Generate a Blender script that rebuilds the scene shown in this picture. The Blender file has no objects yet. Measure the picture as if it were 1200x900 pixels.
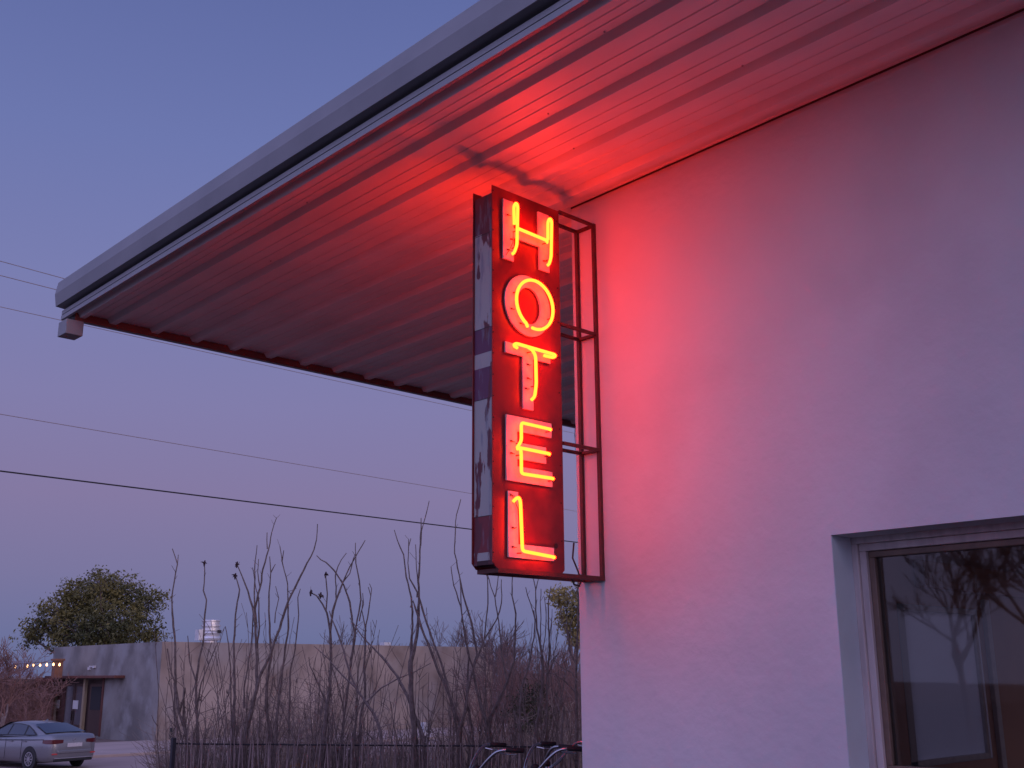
import bpy, bmesh, math, random
from mathutils import Vector, Matrix
C = bpy.context.scene
COL = C.collection
rnd = random.Random(7)

# ------------------------------------------------------------------ camera model
EYE = 1.75
YAW, PITCH, ROLL = math.radians(43.910), math.radians(14.749), math.radians(-0.3215)
FPX = 1294.8          # focal length in pixels of a 1200 px wide picture
_f0 = Vector((math.sin(YAW), math.cos(YAW), 0)); _r0 = Vector((math.cos(YAW), -math.sin(YAW), 0)); _u0 = Vector((0, 0, 1))
_f = _f0*math.cos(PITCH) + _u0*math.sin(PITCH); _u = _u0*math.cos(PITCH) - _f0*math.sin(PITCH)
CR = _r0*math.cos(ROLL) + _u*math.sin(ROLL); CU = _u*math.cos(ROLL) - _r0*math.sin(ROLL); CF = _f
def ray(px, py): return CR*((px-600)/FPX) + CU*(-(py-450)/FPX) + CF
def at(px, py, s):                 # a point s metres ahead of the camera (horizontally)
    d = ray(px, py); return Vector((0, 0, EYE)) + d*(s/d.dot(_f0))
def on_z(px, py, z):
    d = ray(px, py); return Vector((0, 0, EYE)) + d*((z-EYE)/d.z)
def ahead(x, y): return x*_f0.x + y*_f0.y
def gz(x, y):
    s = ahead(x, y)
    return -1.1*min(1, max(0, (s-11)/17))
def ground_at(px, s):
    d = ray(px, 790); d.z = 0; p = d*(s/d.dot(_f0)); return Vector((p.x, p.y, gz(p.x, p.y)))

# ------------------------------------------------------------------ materials
def mat(name, col, rough=.6, col2=None, scale=6, detail=6, lo=.35, hi=.7, bump=0, bscale=40, metal=0, spec=.5, stretch=(1, 1, 1), col3=None, scale3=2, coat=0):
    m = bpy.data.materials.new(name); m.use_nodes = True
    nt = m.node_tree; b = nt.nodes['Principled BSDF']
    b.inputs['Base Color'].default_value = (*col, 1); b.inputs['Roughness'].default_value = rough
    b.inputs['Metallic'].default_value = metal; b.inputs['Specular IOR Level'].default_value = spec
    if coat: b.inputs['Coat Weight'].default_value = coat; b.inputs['Coat Roughness'].default_value = .08
    def noise(sc, dt):
        tc = nt.nodes.new('ShaderNodeTexCoord'); mp = nt.nodes.new('ShaderNodeMapping'); mp.inputs['Scale'].default_value = stretch
        n = nt.nodes.new('ShaderNodeTexNoise'); n.inputs['Scale'].default_value = sc; n.inputs['Detail'].default_value = dt
        nt.links.new(tc.outputs['Object'], mp.inputs['Vector']); nt.links.new(mp.outputs['Vector'], n.inputs['Vector']); return n
    cur = None
    if col2:
        n = noise(scale, detail); r = nt.nodes.new('ShaderNodeMapRange'); r.inputs['From Min'].default_value = lo; r.inputs['From Max'].default_value = hi
        mx = nt.nodes.new('ShaderNodeMix'); mx.data_type = 'RGBA'
        mx.inputs['A'].default_value = (*col, 1); mx.inputs['B'].default_value = (*col2, 1)
        nt.links.new(n.outputs['Fac'], r.inputs['Value']); nt.links.new(r.outputs['Result'], mx.inputs['Factor']); cur = mx.outputs['Result']
        if col3:
            n = noise(scale3, 4); r = nt.nodes.new('ShaderNodeMapRange'); r.inputs['From Min'].default_value = .5; r.inputs['From Max'].default_value = .68
            my = nt.nodes.new('ShaderNodeMix'); my.data_type = 'RGBA'; my.inputs['B'].default_value = (*col3, 1)
            nt.links.new(cur, my.inputs['A']); nt.links.new(n.outputs['Fac'], r.inputs['Value']); nt.links.new(r.outputs['Result'], my.inputs['Factor']); cur = my.outputs['Result']
        nt.links.new(cur, b.inputs['Base Color'])
    if bump:
        n = noise(bscale, 5); bp = nt.nodes.new('ShaderNodeBump'); bp.inputs['Strength'].default_value = bump; bp.inputs['Distance'].default_value = .02
        nt.links.new(n.outputs['Fac'], bp.inputs['Height']); nt.links.new(bp.outputs['Normal'], b.inputs['Normal'])
    return m
def emit(name, col, strength):
    m = bpy.data.materials.new(name); m.use_nodes = True; nt = m.node_tree; nt.nodes.clear()
    e = nt.nodes.new('ShaderNodeEmission'); e.inputs['Color'].default_value = (*col, 1); e.inputs['Strength'].default_value = strength
    o = nt.nodes.new('ShaderNodeOutputMaterial'); nt.links.new(e.outputs[0], o.inputs['Surface']); return m
def glass_mat(name, tint=(.8, .8, .8), ior=1.5, rough=0.0):
    m = bpy.data.materials.new(name); m.use_nodes = True; nt = m.node_tree; nt.nodes.clear()
    t = nt.nodes.new('ShaderNodeBsdfTransparent'); t.inputs['Color'].default_value = (*tint, 1)
    g = nt.nodes.new('ShaderNodeBsdfGlossy'); g.inputs['Roughness'].default_value = rough
    f = nt.nodes.new('ShaderNodeFresnel'); f.inputs['IOR'].default_value = ior
    mu = nt.nodes.new('ShaderNodeMath'); mu.operation = 'MULTIPLY'; mu.inputs[1].default_value = 1.0; mu.use_clamp = True
    x = nt.nodes.new('ShaderNodeMixShader'); o = nt.nodes.new('ShaderNodeOutputMaterial')
    nt.links.new(f.outputs[0], mu.inputs[0]); nt.links.new(mu.outputs[0], x.inputs[0]); nt.links.new(t.outputs[0], x.inputs[1]); nt.links.new(g.outputs[0], x.inputs[2]); nt.links.new(x.outputs[0], o.inputs['Surface'])
    return m

M = {}
M['stucco'] = mat('white_stucco', (.64, .645, .66), .8, (.57, .575, .59), .9, 5, .35, .7, bump=.34, bscale=9, col3=(.55, .55, .57), scale3=.8)
M['reveal'] = mat('reveal_paint', (.58, .62, .66), .75, (.52, .56, .6), 3, 5, bump=.1, bscale=30)
M['soffit'] = mat('painted_steel_deck', (.78, .71, .70), .42, (.68, .61, .60), 1.4, 6, .4, .75, bump=.04, bscale=5)
M['seam'] = mat('dark_joint', (.05, .04, .04), .9)
M['fascia'] = mat('grey_painted_trim', (.30, .29, .30), .55, (.25, .245, .255), 2.5, 5, bump=.03, bscale=8)
M['fascia_low'] = mat('pale_painted_trim', (.36, .345, .36), .55, (.31, .30, .31), 3, 5)
M['sign_red'] = mat('weathered_red_paint', (.19, .013, .015), .42, (.10, .008, .010), 5, 8, .4, .7, col3=(.26, .02, .02), scale3=3, bump=.08, bscale=9)
M['letter'] = mat('faded_letter_paint', (.60, .50, .50), .55, (.44, .35, .37), 14, 8, .4, .7, bump=.1, bscale=30)
M['slot'] = mat('letter_slot_red', (.30, .016, .018), .5)
M['rust_steel'] = mat('rusty_frame_steel', (.115, .020, .018), .6, (.07, .018, .014), 22, 6, .4, .7)
M['bolt'] = mat('dark_bolt', (.03, .02, .02), .5, metal=.4)
M['cable'] = mat('black_cable', (.02, .015, .015), .6)
M['window_frame'] = mat('weathered_window_paint', (.58, .48, .46), .6, (.42, .34, .33), 20, 6, .4, .75, stretch=(1, 1, .15))
M['sash'] = mat('brown_window_sash', (.20, .12, .085), .5, (.13, .08, .06), 9, 5)
M['glass'] = glass_mat('window_glass', (.84, .80, .76), 1.5, .022)
M['glass_clear'] = glass_mat('clear_glass', (.96, .96, .97), 1.3)
M['interior'] = mat('interior_tan_wall', (.62, .36, .24), .8, (.52, .29, .19), 2, 4)
M['blind'] = bpy.data.materials.new('roller_blind_cloth')
m = M['blind']; m.use_nodes = True; nt = m.node_tree; nt.nodes.clear()
d_ = nt.nodes.new('ShaderNodeBsdfDiffuse'); t_ = nt.nodes.new('ShaderNodeBsdfTranslucent'); x_ = nt.nodes.new('ShaderNodeMixShader'); o_ = nt.nodes.new('ShaderNodeOutputMaterial')
d_.inputs['Color'].default_value = (.8, .8, .82, 1); t_.inputs['Color'].default_value = (.93, .94, .96, 1); x_.inputs[0].default_value = .93
nt.links.new(d_.outputs[0], x_.inputs[1]); nt.links.new(t_.outputs[0], x_.inputs[2]); nt.links.new(x_.outputs[0], o_.inputs['Surface'])
M['white'] = mat('white_paint', (.72, .70, .70), .6, (.6, .58, .58), 12, 5)
M['plaster_cool_lit'] = mat('lime_plaster_cool_lit', (.34, .315, .285), .85, (.20, .182, .165), .50, 9, .40, .60, bump=.2, bscale=7, col3=(.36, .345, .325), scale3=.9)  # side copy of the plaster, its cooler, dimmer light put into the grey
M['plaster_warm_lit'] = mat('lime_plaster_warm_lit', (.42, .34, .29), .85, (.19, .14, .115), .42, 11, .37, .63, bump=.2, bscale=7, col3=(.36, .32, .30), scale3=.45, stretch=(1, 1, .8))  # front copy of the plaster: warm light put into the tan, stains real
M['rust_red'] = mat('rust_red_steel', (.17, .055, .04), .6, (.11, .035, .028), 4, 6)
M['door_wood'] = mat('dark_door_wood', (.11, .06, .05), .55, (.075, .04, .035), 6, 5, stretch=(6, 6, .4))
M['pale_post'] = mat('pale_wood_post', (.42, .33, .22), .7)
M['pane_grey'] = mat('grey_door_glass', (.17, .155, .17), .15, spec=.7)
M['dark_glass'] = mat('dark_glass', (.06, .065, .075), .08, spec=.8)
M['shed_wood'] = mat('brown_shed_boards', (.15, .065, .05), .75, (.085, .04, .035), 5, 6, stretch=(3, 3, .2))
M['shed_roof'] = mat('grey_sheet_roof', (.30, .31, .34), .5, (.23, .23, .26), 5, 5)
M['vent_metal'] = mat('galvanised_vent', (.88, .84, .82), .30, (.72, .67, .66), 6, 5, metal=.6)
M['bark'] = mat('stalk_bark', (.235, .175, .15), .9, (.12, .085, .073), 14, 6, bump=.5, bscale=60)
M['bark_pale'] = mat('weathered_stalk_bark', (.28, .215, .19), .9, (.16, .12, .105), 14, 6, bump=.5, bscale=60)
M['twig'] = mat('dry_twig', (.31, .235, .20), .9, (.20, .15, .125), 10, 4)
M['twig_far'] = mat('far_twig', (.17, .12, .12), .9, (.12, .085, .088), 4, 4)
M['twig_red'] = mat('reddish_dry_twig', (.24, .135, .12), .9, (.16, .085, .075), 3, 4)
M['pale_bark'] = mat('pale_bark', (.26, .20, .19), .85, (.18, .13, .13), 8, 5)
M['flower'] = mat('dried_flower_head', (.05, .022, .024), .9)
M['picket'] = mat('stick_fence_wood', (.36, .27, .24), .9, (.16, .115, .10), 9, 6, stretch=(4, 4, .5))
M['rail'] = mat('dark_fence_rail', (.025, .018, .02), .8)
M['post'] = mat('dark_steel_post', (.03, .027, .035), .6)
M['leaf_oak'] = mat('evergreen_oak_leaf', (.19, .165, .055), .6, (.075, .08, .032), .35, 3, .40, .62, spec=.3)
M['leaf_yellow'] = mat('yellow_green_leaf', (.34, .27, .10), .6, (.20, .165, .06), .6, 3, .4, .62, spec=.3)
M['leaf_dark'] = mat('dark_juniper_leaf', (.045, .042, .020), .6, (.03, .03, .016), .8, 3, spec=.3)
M['ground'] = mat('dusty_ground', (.24, .18, .155), .95, (.15, .11, .095), .35, 9, .35, .7, bump=.3, bscale=6)
M['street'] = mat('pale_street', (.40, .30, .27), .9, (.31, .23, .21), .5, 8, .35, .7, bump=.15, bscale=30)
M['walk'] = mat('concrete_walk', (.48, .375, .34), .9, (.38, .30, .27), .7, 8, .35, .7, bump=.15, bscale=20)
M['apron'] = mat('concrete_apron', (.09, .085, .08), .9, (.06, .057, .054), 1, 8, .35, .7, bump=.15, bscale=20)
M['car_paint'] = mat('silver_blue_car_paint', (.27, .27, .285), .28, (.25, .25, .265), 30, 3, metal=.55, coat=.6)
M['car_glass'] = mat('car_glass', (.025, .035, .06), .06, spec=.9)
M['car_trim'] = mat('black_car_trim', (.018, .018, .02), .5)
M['tyre'] = mat('tyre_rubber', (.02, .02, .02), .85)
M['alloy'] = mat('alloy_rim', (.5, .48, .5), .35, metal=.8)
M['tail'] = mat('tail_light_red', (.10, .008, .012), .2, coat=.8)
M['reflector'] = mat('bumper_reflector', (.55, .06, .06), .3)
M['plate'] = mat('licence_plate', (.62, .60, .62), .5, (.5, .47, .5), 30, 2)
M['chrome'] = mat('chrome_bar', (.48, .47, .48), .22, metal=1)
M['grip'] = mat('black_rubber_grip', (.012, .011, .012), .7)
M['bike_paint'] = mat('dark_bike_paint', (.04, .05, .07), .3, coat=.5)
M['saddle'] = mat('brown_saddle', (.10, .05, .03), .5)
M['wire'] = mat('utility_cable', (.03, .028, .03), .7)
M['wire_pale'] = mat('faded_cable', (.34, .27, .26), .7)
M['bulb'] = emit('warm_bulb', (1, .52, .22), 7)
M['notice'] = mat('white_notice', (.80, .78, .76), .6)
M['dry_leaf'] = mat('dry_orange_leaf', (.35, .19, .09), .8, (.22, .11, .06), 6, 3)

# ------------------------------------------------------------------ mesh helpers
class MB:
    def __init__(s): s.bm = bmesh.new()
    def box(s, a, b):
        x0, y0, z0 = (min(a[i], b[i]) for i in range(3)); x1, y1, z1 = (max(a[i], b[i]) for i in range(3))
        v = [s.bm.verts.new(p) for p in ((x0,y0,z0),(x1,y0,z0),(x1,y1,z0),(x0,y1,z0),(x0,y0,z1),(x1,y0,z1),(x1,y1,z1),(x0,y1,z1))]
        for f in ((0,3,2,1),(4,5,6,7),(0,1,5,4),(1,2,6,5),(2,3,7,6),(3,0,4,7)): s.bm.faces.new([v[i] for i in f])
        return s
    def face(s, pts): s.bm.faces.new([s.bm.verts.new(p) for p in pts]); return s
    def tube(s, pts, rads, n=6, cap=True, phase=0):
        pts = [Vector(p) for p in pts]
        if not hasattr(rads, '__len__'): rads = [rads]*len(pts)
        rings = []; prev = None
        for i, p in enumerate(pts):
            t = (pts[min(i+1, len(pts)-1)] - pts[max(i-1, 0)])
            if t.length < 1e-9: t = Vector((0, 0, 1))
            t.normalize()
            if prev is None:
                a = Vector((1, 0, 0)) if abs(t.x) < .8 else Vector((0, 1, 0)); u = t.cross(a).normalized()
            else:
                u = prev - t*prev.dot(t)
                u = u.normalized() if u.length > 1e-6 else t.orthogonal().normalized()
            prev = u; w = t.cross(u)
            rings.append([s.bm.verts.new(p + (u*math.cos(phase+6.28319*k/n) + w*math.sin(phase+6.28319*k/n))*rads[i]) for k in range(n)])
        for a, b in zip(rings, rings[1:]):
            for k in range(n): s.bm.faces.new((a[k], a[(k+1)%n], b[(k+1)%n], b[k]))
        if cap and n > 2: s.bm.faces.new(rings[0][::-1]); s.bm.faces.new(rings[-1])
        return s
    def bar(s, a, b, w, h=None):           # square bar
        h = h or w; a, b = Vector(a), Vector(b); t = (b-a).normalized()
        ref = Vector((0, 0, 1)) if abs(t.z) < .9 else Vector((1, 0, 0))
        u = t.cross(ref).normalized(); v = u.cross(t)
        R = [[s.bm.verts.new(p + u*w/2*i + v*h/2*j) for i, j in ((-1,-1),(1,-1),(1,1),(-1,1))] for p in (a, b)]
        for k in range(4): s.bm.faces.new((R[0][k], R[0][(k+1)%4], R[1][(k+1)%4], R[1][k]))
        s.bm.faces.new(R[0][::-1]); s.bm.faces.new(R[1]); return s
    def extrude_poly(s, pts, vec):
        vec = Vector(vec); a = [s.bm.verts.new(p) for p in pts]; b = [s.bm.verts.new(Vector(p)+vec) for p in pts]; n = len(a)
        s.bm.faces.new(a[::-1]); s.bm.faces.new(b)
        for k in range(n): s.bm.faces.new((a[k], a[(k+1)%n], b[(k+1)%n], b[k]))
        return s
    def disc(s, c, axis, r, h, n=20):
        axis = Vector(axis).normalized(); s.tube([Vector(c)-axis*h/2, Vector(c)+axis*h/2], r, n); return s
    def lathe(s, prof, c, n=24):
        rings = [[s.bm.verts.new((c[0]+r*math.cos(6.28319*k/n), c[1]+r*math.sin(6.28319*k/n), c[2]+z)) for k in range(n)] for r, z in prof]
        for a, b in zip(rings, rings[1:]):
            for k in range(n): s.bm.faces.new((a[k], a[(k+1)%n], b[(k+1)%n], b[k]))
        s.bm.faces.new(rings[0][::-1]); s.bm.faces.new(rings[-1]); return s
    def torus(s, c, axis, R, r, n=32, k=8):
        axis = Vector(axis).normalized(); u = axis.orthogonal().normalized(); w = axis.cross(u); c = Vector(c); rings = []
        for i in range(n):
            a = 6.28319*i/n; d = u*math.cos(a)+w*math.sin(a)
            rings.append([s.bm.verts.new(c + d*(R + r*math.cos(6.28319*j/k)) + axis*r*math.sin(6.28319*j/k)) for j in range(k)])
        for i in range(n):
            a, b = rings[i], rings[(i+1)%n]
            for j in range(k): s.bm.faces.new((a[j], a[(j+1)%k], b[(j+1)%k], b[j]))
        return s
    def build(s, name, material, parent=None, smooth=False, bevel=0, recalc=True, base=None):
        if recalc: bmesh.ops.recalc_face_normals(s.bm, faces=s.bm.faces)
        me = bpy.data.meshes.new(name)
        off = None
        if parent is not None:
            q = parent; off = Vector((0, 0, 0))
            while q is not None: off += q.location; q = q.parent
        if base is not None: off = Vector(base)
        if off is not None and off.length > 0: bmesh.ops.translate(s.bm, verts=s.bm.verts, vec=-off)
        s.bm.to_mesh(me); s.bm.free()
        o = bpy.data.objects.new(name, me); COL.objects.link(o)
        if parent is not None: o.parent = parent
        if base is not None: o.location = base
        for mm in (material if isinstance(material, (list, tuple)) else [material]): me.materials.append(mm)
        if smooth:
            for p in me.polygons: p.use_smooth = True
        if bevel:
            b = o.modifiers.new('bevel', 'BEVEL'); b.width = bevel; b.segments = 2; b.limit_method = 'ANGLE'
        return o
def tag(o, label=None, cat=None, group=None, kind=None):
    if label: o['label'] = label
    if cat: o['category'] = cat
    if group: o['group'] = group
    if kind: o['kind'] = kind
    return o
def empty(name, loc, label, cat, group=None, rz=0):
    o = bpy.data.objects.new(name, None); COL.objects.link(o); o.location = loc; o.rotation_euler.z = rz; o.empty_display_size = .2
    return tag(o, label, cat, group)
def copy_tree(o, parent=None):
    c = o.copy(); COL.objects.link(c); c.parent = parent
    for ch in list(o.children): copy_tree(ch, c)
    return c
def wall_grid(mb, origin, du, dv, dn, U, V, holes, thick):
    """a wall sheet of size U x V with rectangular holes (u0,u1,v0,v1), given thickness along -dn"""
    origin, du, dv, dn = Vector(origin), Vector(du), Vector(dv), Vector(dn)
    us = sorted({0, U, *[h[0] for h in holes], *[h[1] for h in holes]}); vs = sorted({0, V, *[h[2] for h in holes], *[h[3] for h in holes]})
    P = {}
    def pt(u, v, t):
        k = (round(u, 5), round(v, 5), t)
        if k not in P: P[k] = mb.bm.verts.new(origin + du*u + dv*v - dn*(thick if t else 0))
        return P[k]
    solid = lambda i, j: 0 <= i < len(us)-1 and 0 <= j < len(vs)-1 and not any(h[0] <= us[i] and us[i+1] <= h[1] and h[2] <= vs[j] and vs[j+1] <= h[3] for h in holes)
    for i in range(len(us)-1):
        for j in range(len(vs)-1):
            if not solid(i, j): continue
            a, b, c, d = us[i], us[i+1], vs[j], vs[j+1]
            mb.bm.faces.new((pt(a,c,0), pt(b,c,0), pt(b,d,0), pt(a,d,0))); mb.bm.faces.new((pt(a,d,1), pt(b,d,1), pt(b,c,1), pt(a,c,1)))
            for (ni, nj, e) in ((i-1, j, ((a,c),(a,d))), (i+1, j, ((b,d),(b,c))), (i, j-1, ((b,c),(a,c))), (i, j+1, ((a,d),(b,d)))):
                if not solid(ni, nj):
                    (u0, v0), (u1, v1) = e; mb.bm.faces.new((pt(u0,v0,0), pt(u1,v1,0), pt(u1,v1,1), pt(u0,v0,1)))

# ------------------------------------------------------------------ ground, street, walks
gb = MB(); ss = [-60, -20, 0, 6, 11, 13, 15, 17, 20, 24, 28, 40, 60, 100, 200, 600, 2500]; rs = [-2500, -600, -150, -60, -30, -15, -8, -4, 0, 4, 8, 15, 30, 60, 150, 600, 2500]
grid = []
for s_ in ss:
    row = []
    for r_ in rs:
        p = _f0*s_ + _r0*r_; row.append(gb.bm.verts.new((p.x, p.y, gz(p.x, p.y) - .004)))
    grid.append(row)
for i in range(len(ss)-1):
    for j in range(len(rs)-1): gb.bm.faces.new((grid[i][j], grid[i][j+1], grid[i+1][j+1], grid[i+1][j]))
tag(gb.build('ground', M['ground']), kind='structure')
tag(MB().box((3.3, -9, -.3), (14.2, 9.4, .02)).build('walk_by_hotel', M['apron'], bevel=.01), kind='structure')
dark_sheet = MB(); dark_sheet.face([(_f0*a + _r0*b2)[:2] + (.002,) for a, b2 in ((-55, -60), (10.9, -60), (10.9, 60), (-55, 60))]); dark_sheet.build('unseen_dark_ground', mat('dark_bounce_cut', (.05, .048, .05), .9, (.035, .034, .036), 2, 8, bump=.2, bscale=60))['kind'] = 'structure'  # added unseen dark sheet that cuts light bounced up to the soffit
sb = MB(); STZ = -1.1
sb.face([(-60, 31.5, STZ), (-60, 41.2, STZ), (120, 41.2, STZ), (120, 31.5, STZ)]); sb.build('street', M['street'])['kind'] = 'structure'
tag(MB().box((-60, 41.25, -1.4), (120, 48.9, -1.0)).build('pavement', M['walk'], bevel=.02), kind='structure')

# ------------------------------------------------------------------ hotel building
WX, WY, WEST, EAST, SOUTH = 5.448, 5.033, 3.70, 14.8, -9.0
SL = .0242
def zs(y): return EYE + 3.263 - SL*(y-5.112)        # underside of the roof deck
EAVE = 9.46
hotel = empty('hotel_building', (9.3, -2, 0), 'white stuccoed hotel with a wide overhanging corrugated roof lit red by the neon', 'building')
wb = MB()
TOP = zs(WY) + .03
WY0, WY1, WZ0, WZ1 = 1.25, 3.155, 1.165, EYE+.729
wall_grid(wb, (WX, SOUTH, -.3), (0,1,0), (0,0,1), (-1,0,0), WY-SOUTH, TOP+.3, [(WY0-SOUTH, WY1-SOUTH, WZ0+.3, WZ1+.3)], .42)
hw = wb.build('wall', M['stucco'], hotel); hw['label'] = 'white stucco front wall with the window'
# wall top follows the roof slope
for v in hw.data.vertices:
    if v.co.z > 3: v.co.z = zs(v.co.y + hotel.location.y) + .03
eb = MB(); BX0, BX1, BZ0, BZ1 = 9.34, 10.96, .96, 2.345
wall_grid(eb, (WX+.423, WY, -.3), (1,0,0), (0,0,1), (0,1,0), 13.0-WX-.263, TOP+.3, [(BX0-WX-.263, BX1-WX-.263, BZ0+.3, BZ1+.3)], .2)
eb.build('end_wall', M['stucco'], hotel)
rb = MB(); LIGHT_HOLES = [(1.0-SOUTH, 4.4-SOUTH, .4+.3, 2.8+.3), (-2.6-SOUTH, .6-SOUTH, .4+.3, 2.8+.3)]  # unseen rear openings added to let sky light brighten the room
wall_grid(rb, (13.25, SOUTH, -.3), (0,1,0), (0,0,1), (1,0,0), WY-SOUTH, 5.2, LIGHT_HOLES, .25); rb.build('rear_wall', M['stucco'], hotel)
MB().box((WX+.423, SOUTH, -.3), (13.0, SOUTH+.2, 4.9)).build('side_wall', M['stucco'], hotel)
# room seen through the window
ib = MB()
x0, x1, y0, y1, z0, z1 = WX+.43, 12.9, -3.0, WY-.21, .03, 3.0
ib.face([(x0,y0,z0),(x1,y0,z0),(x1,y1,z0),(x0,y1,z0)]); ib.face([(x0,y0,z1),(x0,y1,z1),(x1,y1,z1),(x1,y0,z1)])
ib.face([(x0,y0,z0),(x0,y0,z1),(x1,y0,z1),(x1,y0,z0)]); wall_grid(ib, (x1, y0, z0), (0,1,0), (0,0,1), (-1,0,0), y1-y0, z1-z0, [(a+SOUTH-y0, b2+SOUTH-y0, c-.3-z0, d-.3-z0) for a, b2, c, d in LIGHT_HOLES], .003)
wall_grid(ib, (x0, y1-.004, z0), (1,0,0), (0,0,1), (0,-1,0), x1-x0, z1-z0, [(BX0-x0, BX1-x0, BZ0-z0, BZ1-z0)], -.003)
ib.build('room_lining', M['interior'], hotel)
# a plain interior partition post right of the rear window
wfb = MB()
# main window
win = MB(); FXO, FXI = WX+.125, WX+.20
def frame_rect(mb, x0, x1, ya, yb, za, zb, w):
    mb.box((x0, ya, zb-w), (x1, yb, zb)); mb.box((x0, ya, za), (x1, yb, za+w)); mb.box((x0, yb-w, za+w), (x1, yb, zb-w)); mb.box((x0, ya, za+w), (x1, ya+w, zb-w))
frame_rect(win, WX+.205, WX+.34, WY0-.02, WY1+.02, WZ0-.02, WZ1+.02, .056)
window = win.build('window', M['window_frame'], hotel, bevel=.004)
f2 = MB(); frame_rect(f2, WX+.223, WX+.305, WY0+.037, WY1-.037, WZ0+.037, WZ1-.037, .040); f2.build('sash', M['window_frame'], window, bevel=.004)
f3 = MB(); frame_rect(f3, WX+.247, WX+.315, WY0+.078, WY1-.078, WZ0+.078, WZ1-.078, .034); f3.build('inner_sash', M['sash'], window, bevel=.004)
MB().box((WX+.273, WY0+.10, WZ0+.10), (WX+.279, WY1-.10, WZ1-.10)).build('pane', M['glass'], window)
MB().box((WX-.045, WY0-.05, WZ0-.06), (WX+.20, WY1-.002, WZ0+.004)).build('sill', M['stucco'], window, bevel=.006)
e = .003
MB().box((WX+.001, WY1-e, WZ0+.006), (WX+.203, WY1-.0005, WZ1-e)).build('reveal', M['reveal'], window)
# window of the end wall, with its blind
w2 = MB()
def frame_rect_y(mb, ya, yb, xa, xb, za, zb, w):
    mb.box((xa, ya, zb-w), (xb, yb, zb)); mb.box((xa, ya, za), (xb, yb, za+w)); mb.box((xa, ya, za+w), (xa+w, yb, zb-w)); mb.box((xb-w, ya, za+w), (xb, yb, zb-w))
frame_rect_y(w2, WY-.20, WY-.08, BX0, BX1, BZ0, BZ1, .05)
w2.box((BX1+.10, WY-.26, BZ0-.1), (BX1+.20, WY-.215, BZ1+.1))
window2 = w2.build('window', M['white'], hotel, bevel=.004)
MB().box((BX0+.05, WY-.13, BZ0+.05), (BX1-.05, WY-.124, BZ1-.05)).build('pane', M['glass_clear'], window2)
MB().box((BX0+.05, WY-.17, BZ0+.05), (BX1-.05, WY-.168, BZ1-.052)).build('blind', M['blind'], window2)

MB().box((9.7, WY-.33, 2.50), (12.8, WY-.235, 2.74)).build('wooden_beam', mat('orange_brown_wood', (.52, .22, .09), .6, (.38, .15, .06), 5, 5, stretch=(.3, 4, 4)), hotel)
# roof deck: ribs run along y, grooves upward
GX = [3.985 + .41*k for k in range(0, 27)]; RD = .041
prof = [(WEST+.0, .02), (WEST+.045, -.045), (WEST+.085, -.045), (WEST+.105, 0)]
for x in (3.86, 3.925): prof += [(x-.010, 0), (x-.004, -.005), (x+.004, -.005), (x+.010, 0)]
for k, x in enumerate(GX):
    if x+.4 > EAST: break
    prof += [(x, 0), (x+.032, -RD), (x+.090, -RD), (x+.122, 0)]
    for q in (.215, .310): prof += [(x+q-.010, 0), (x+q-.004, -.005), (x+q+.004, -.005), (x+q+.010, 0)]
prof.append((EAST, 0))
db = MB(); ys = [SOUTH-1.5, -4, 0, 2, 4, 5, 6, 7, 8, EAVE-.002]
rows = [[db.bm.verts.new((x, y, zs(y)+h)) for x, h in prof] for y in ys]
for a, b in zip(rows, rows[1:]):
    for k in range(len(prof)-1): db.bm.faces.new((a[k], a[k+1], b[k+1], b[k]))
roof_top = MB().extrude_poly([(WEST, SOUTH-1.5, zs(SOUTH-1.5)+.075), (EAST, SOUTH-1.5, zs(SOUTH-1.5)+.075), (EAST, SOUTH-1.5, zs(SOUTH-1.5)+.28), (WEST, SOUTH-1.5, zs(SOUTH-1.5)+.28)], (0, EAVE-SOUTH+1.5, -SL*(EAVE-SOUTH+1.5)))
roof = roof_top.build('roof', M['fascia'], hotel)
soff = db.build('soffit', M['soffit'], roof, recalc=False); soff['label'] = 'ribbed steel roof underside glowing red'
def rake(poly, name, m, par, y_end=9.68, y_start=SOUTH-1.5, bevel=0):
    a = [(x, y_start, zs(y_start)+z) for x, z in poly]
    return MB().extrude_poly(a, (0, y_end-y_start, -SL*(y_end-y_start))).build(name, m, par, bevel=bevel)
rake([(3.60,.088),(3.582,.20),(3.585,.215),(3.602,.315),(3.615,.33),(3.72,.375),(3.72,.29),(3.69,.27),(3.69,.080)], 'fascia', M['fascia'], roof)
rake([(3.657,.020),(3.657,.056),(3.699,.056),(3.699,.020)], 'trim', M['fascia_low'], roof, 9.67)
rake([(3.664,.010),(3.664,.020),(3.699,.020),(3.699,.010)], 'trim_joint', M['seam'], roof, 9.66)
rake([(3.654,-.030),(3.654,.010),(3.672,.010),(3.699,.010),(3.699,-.012),(3.68,-.030)], 'trim', M['fascia_low'], roof, 9.67)
# eave trim with dark closure strip and gutter behind
ez = zs(EAVE)
MB().box((WEST+.0, EAVE+.000, ez-.074), (EAST, EAVE+.010, ez-.005)).build('eave_trim', M['rust_red'], roof)
MB().box((WEST+.002, EAVE+.06, ez-.030), (EAST, EAVE+.20, ez+.17)).build('gutter', M['fascia'], roof, bevel=.006)
MB().box((3.62, EAVE-.02, ez-.215), (3.775, EAVE+.16, ez-.080)).build('drain_box', M['fascia'], roof, bevel=.004)
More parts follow.
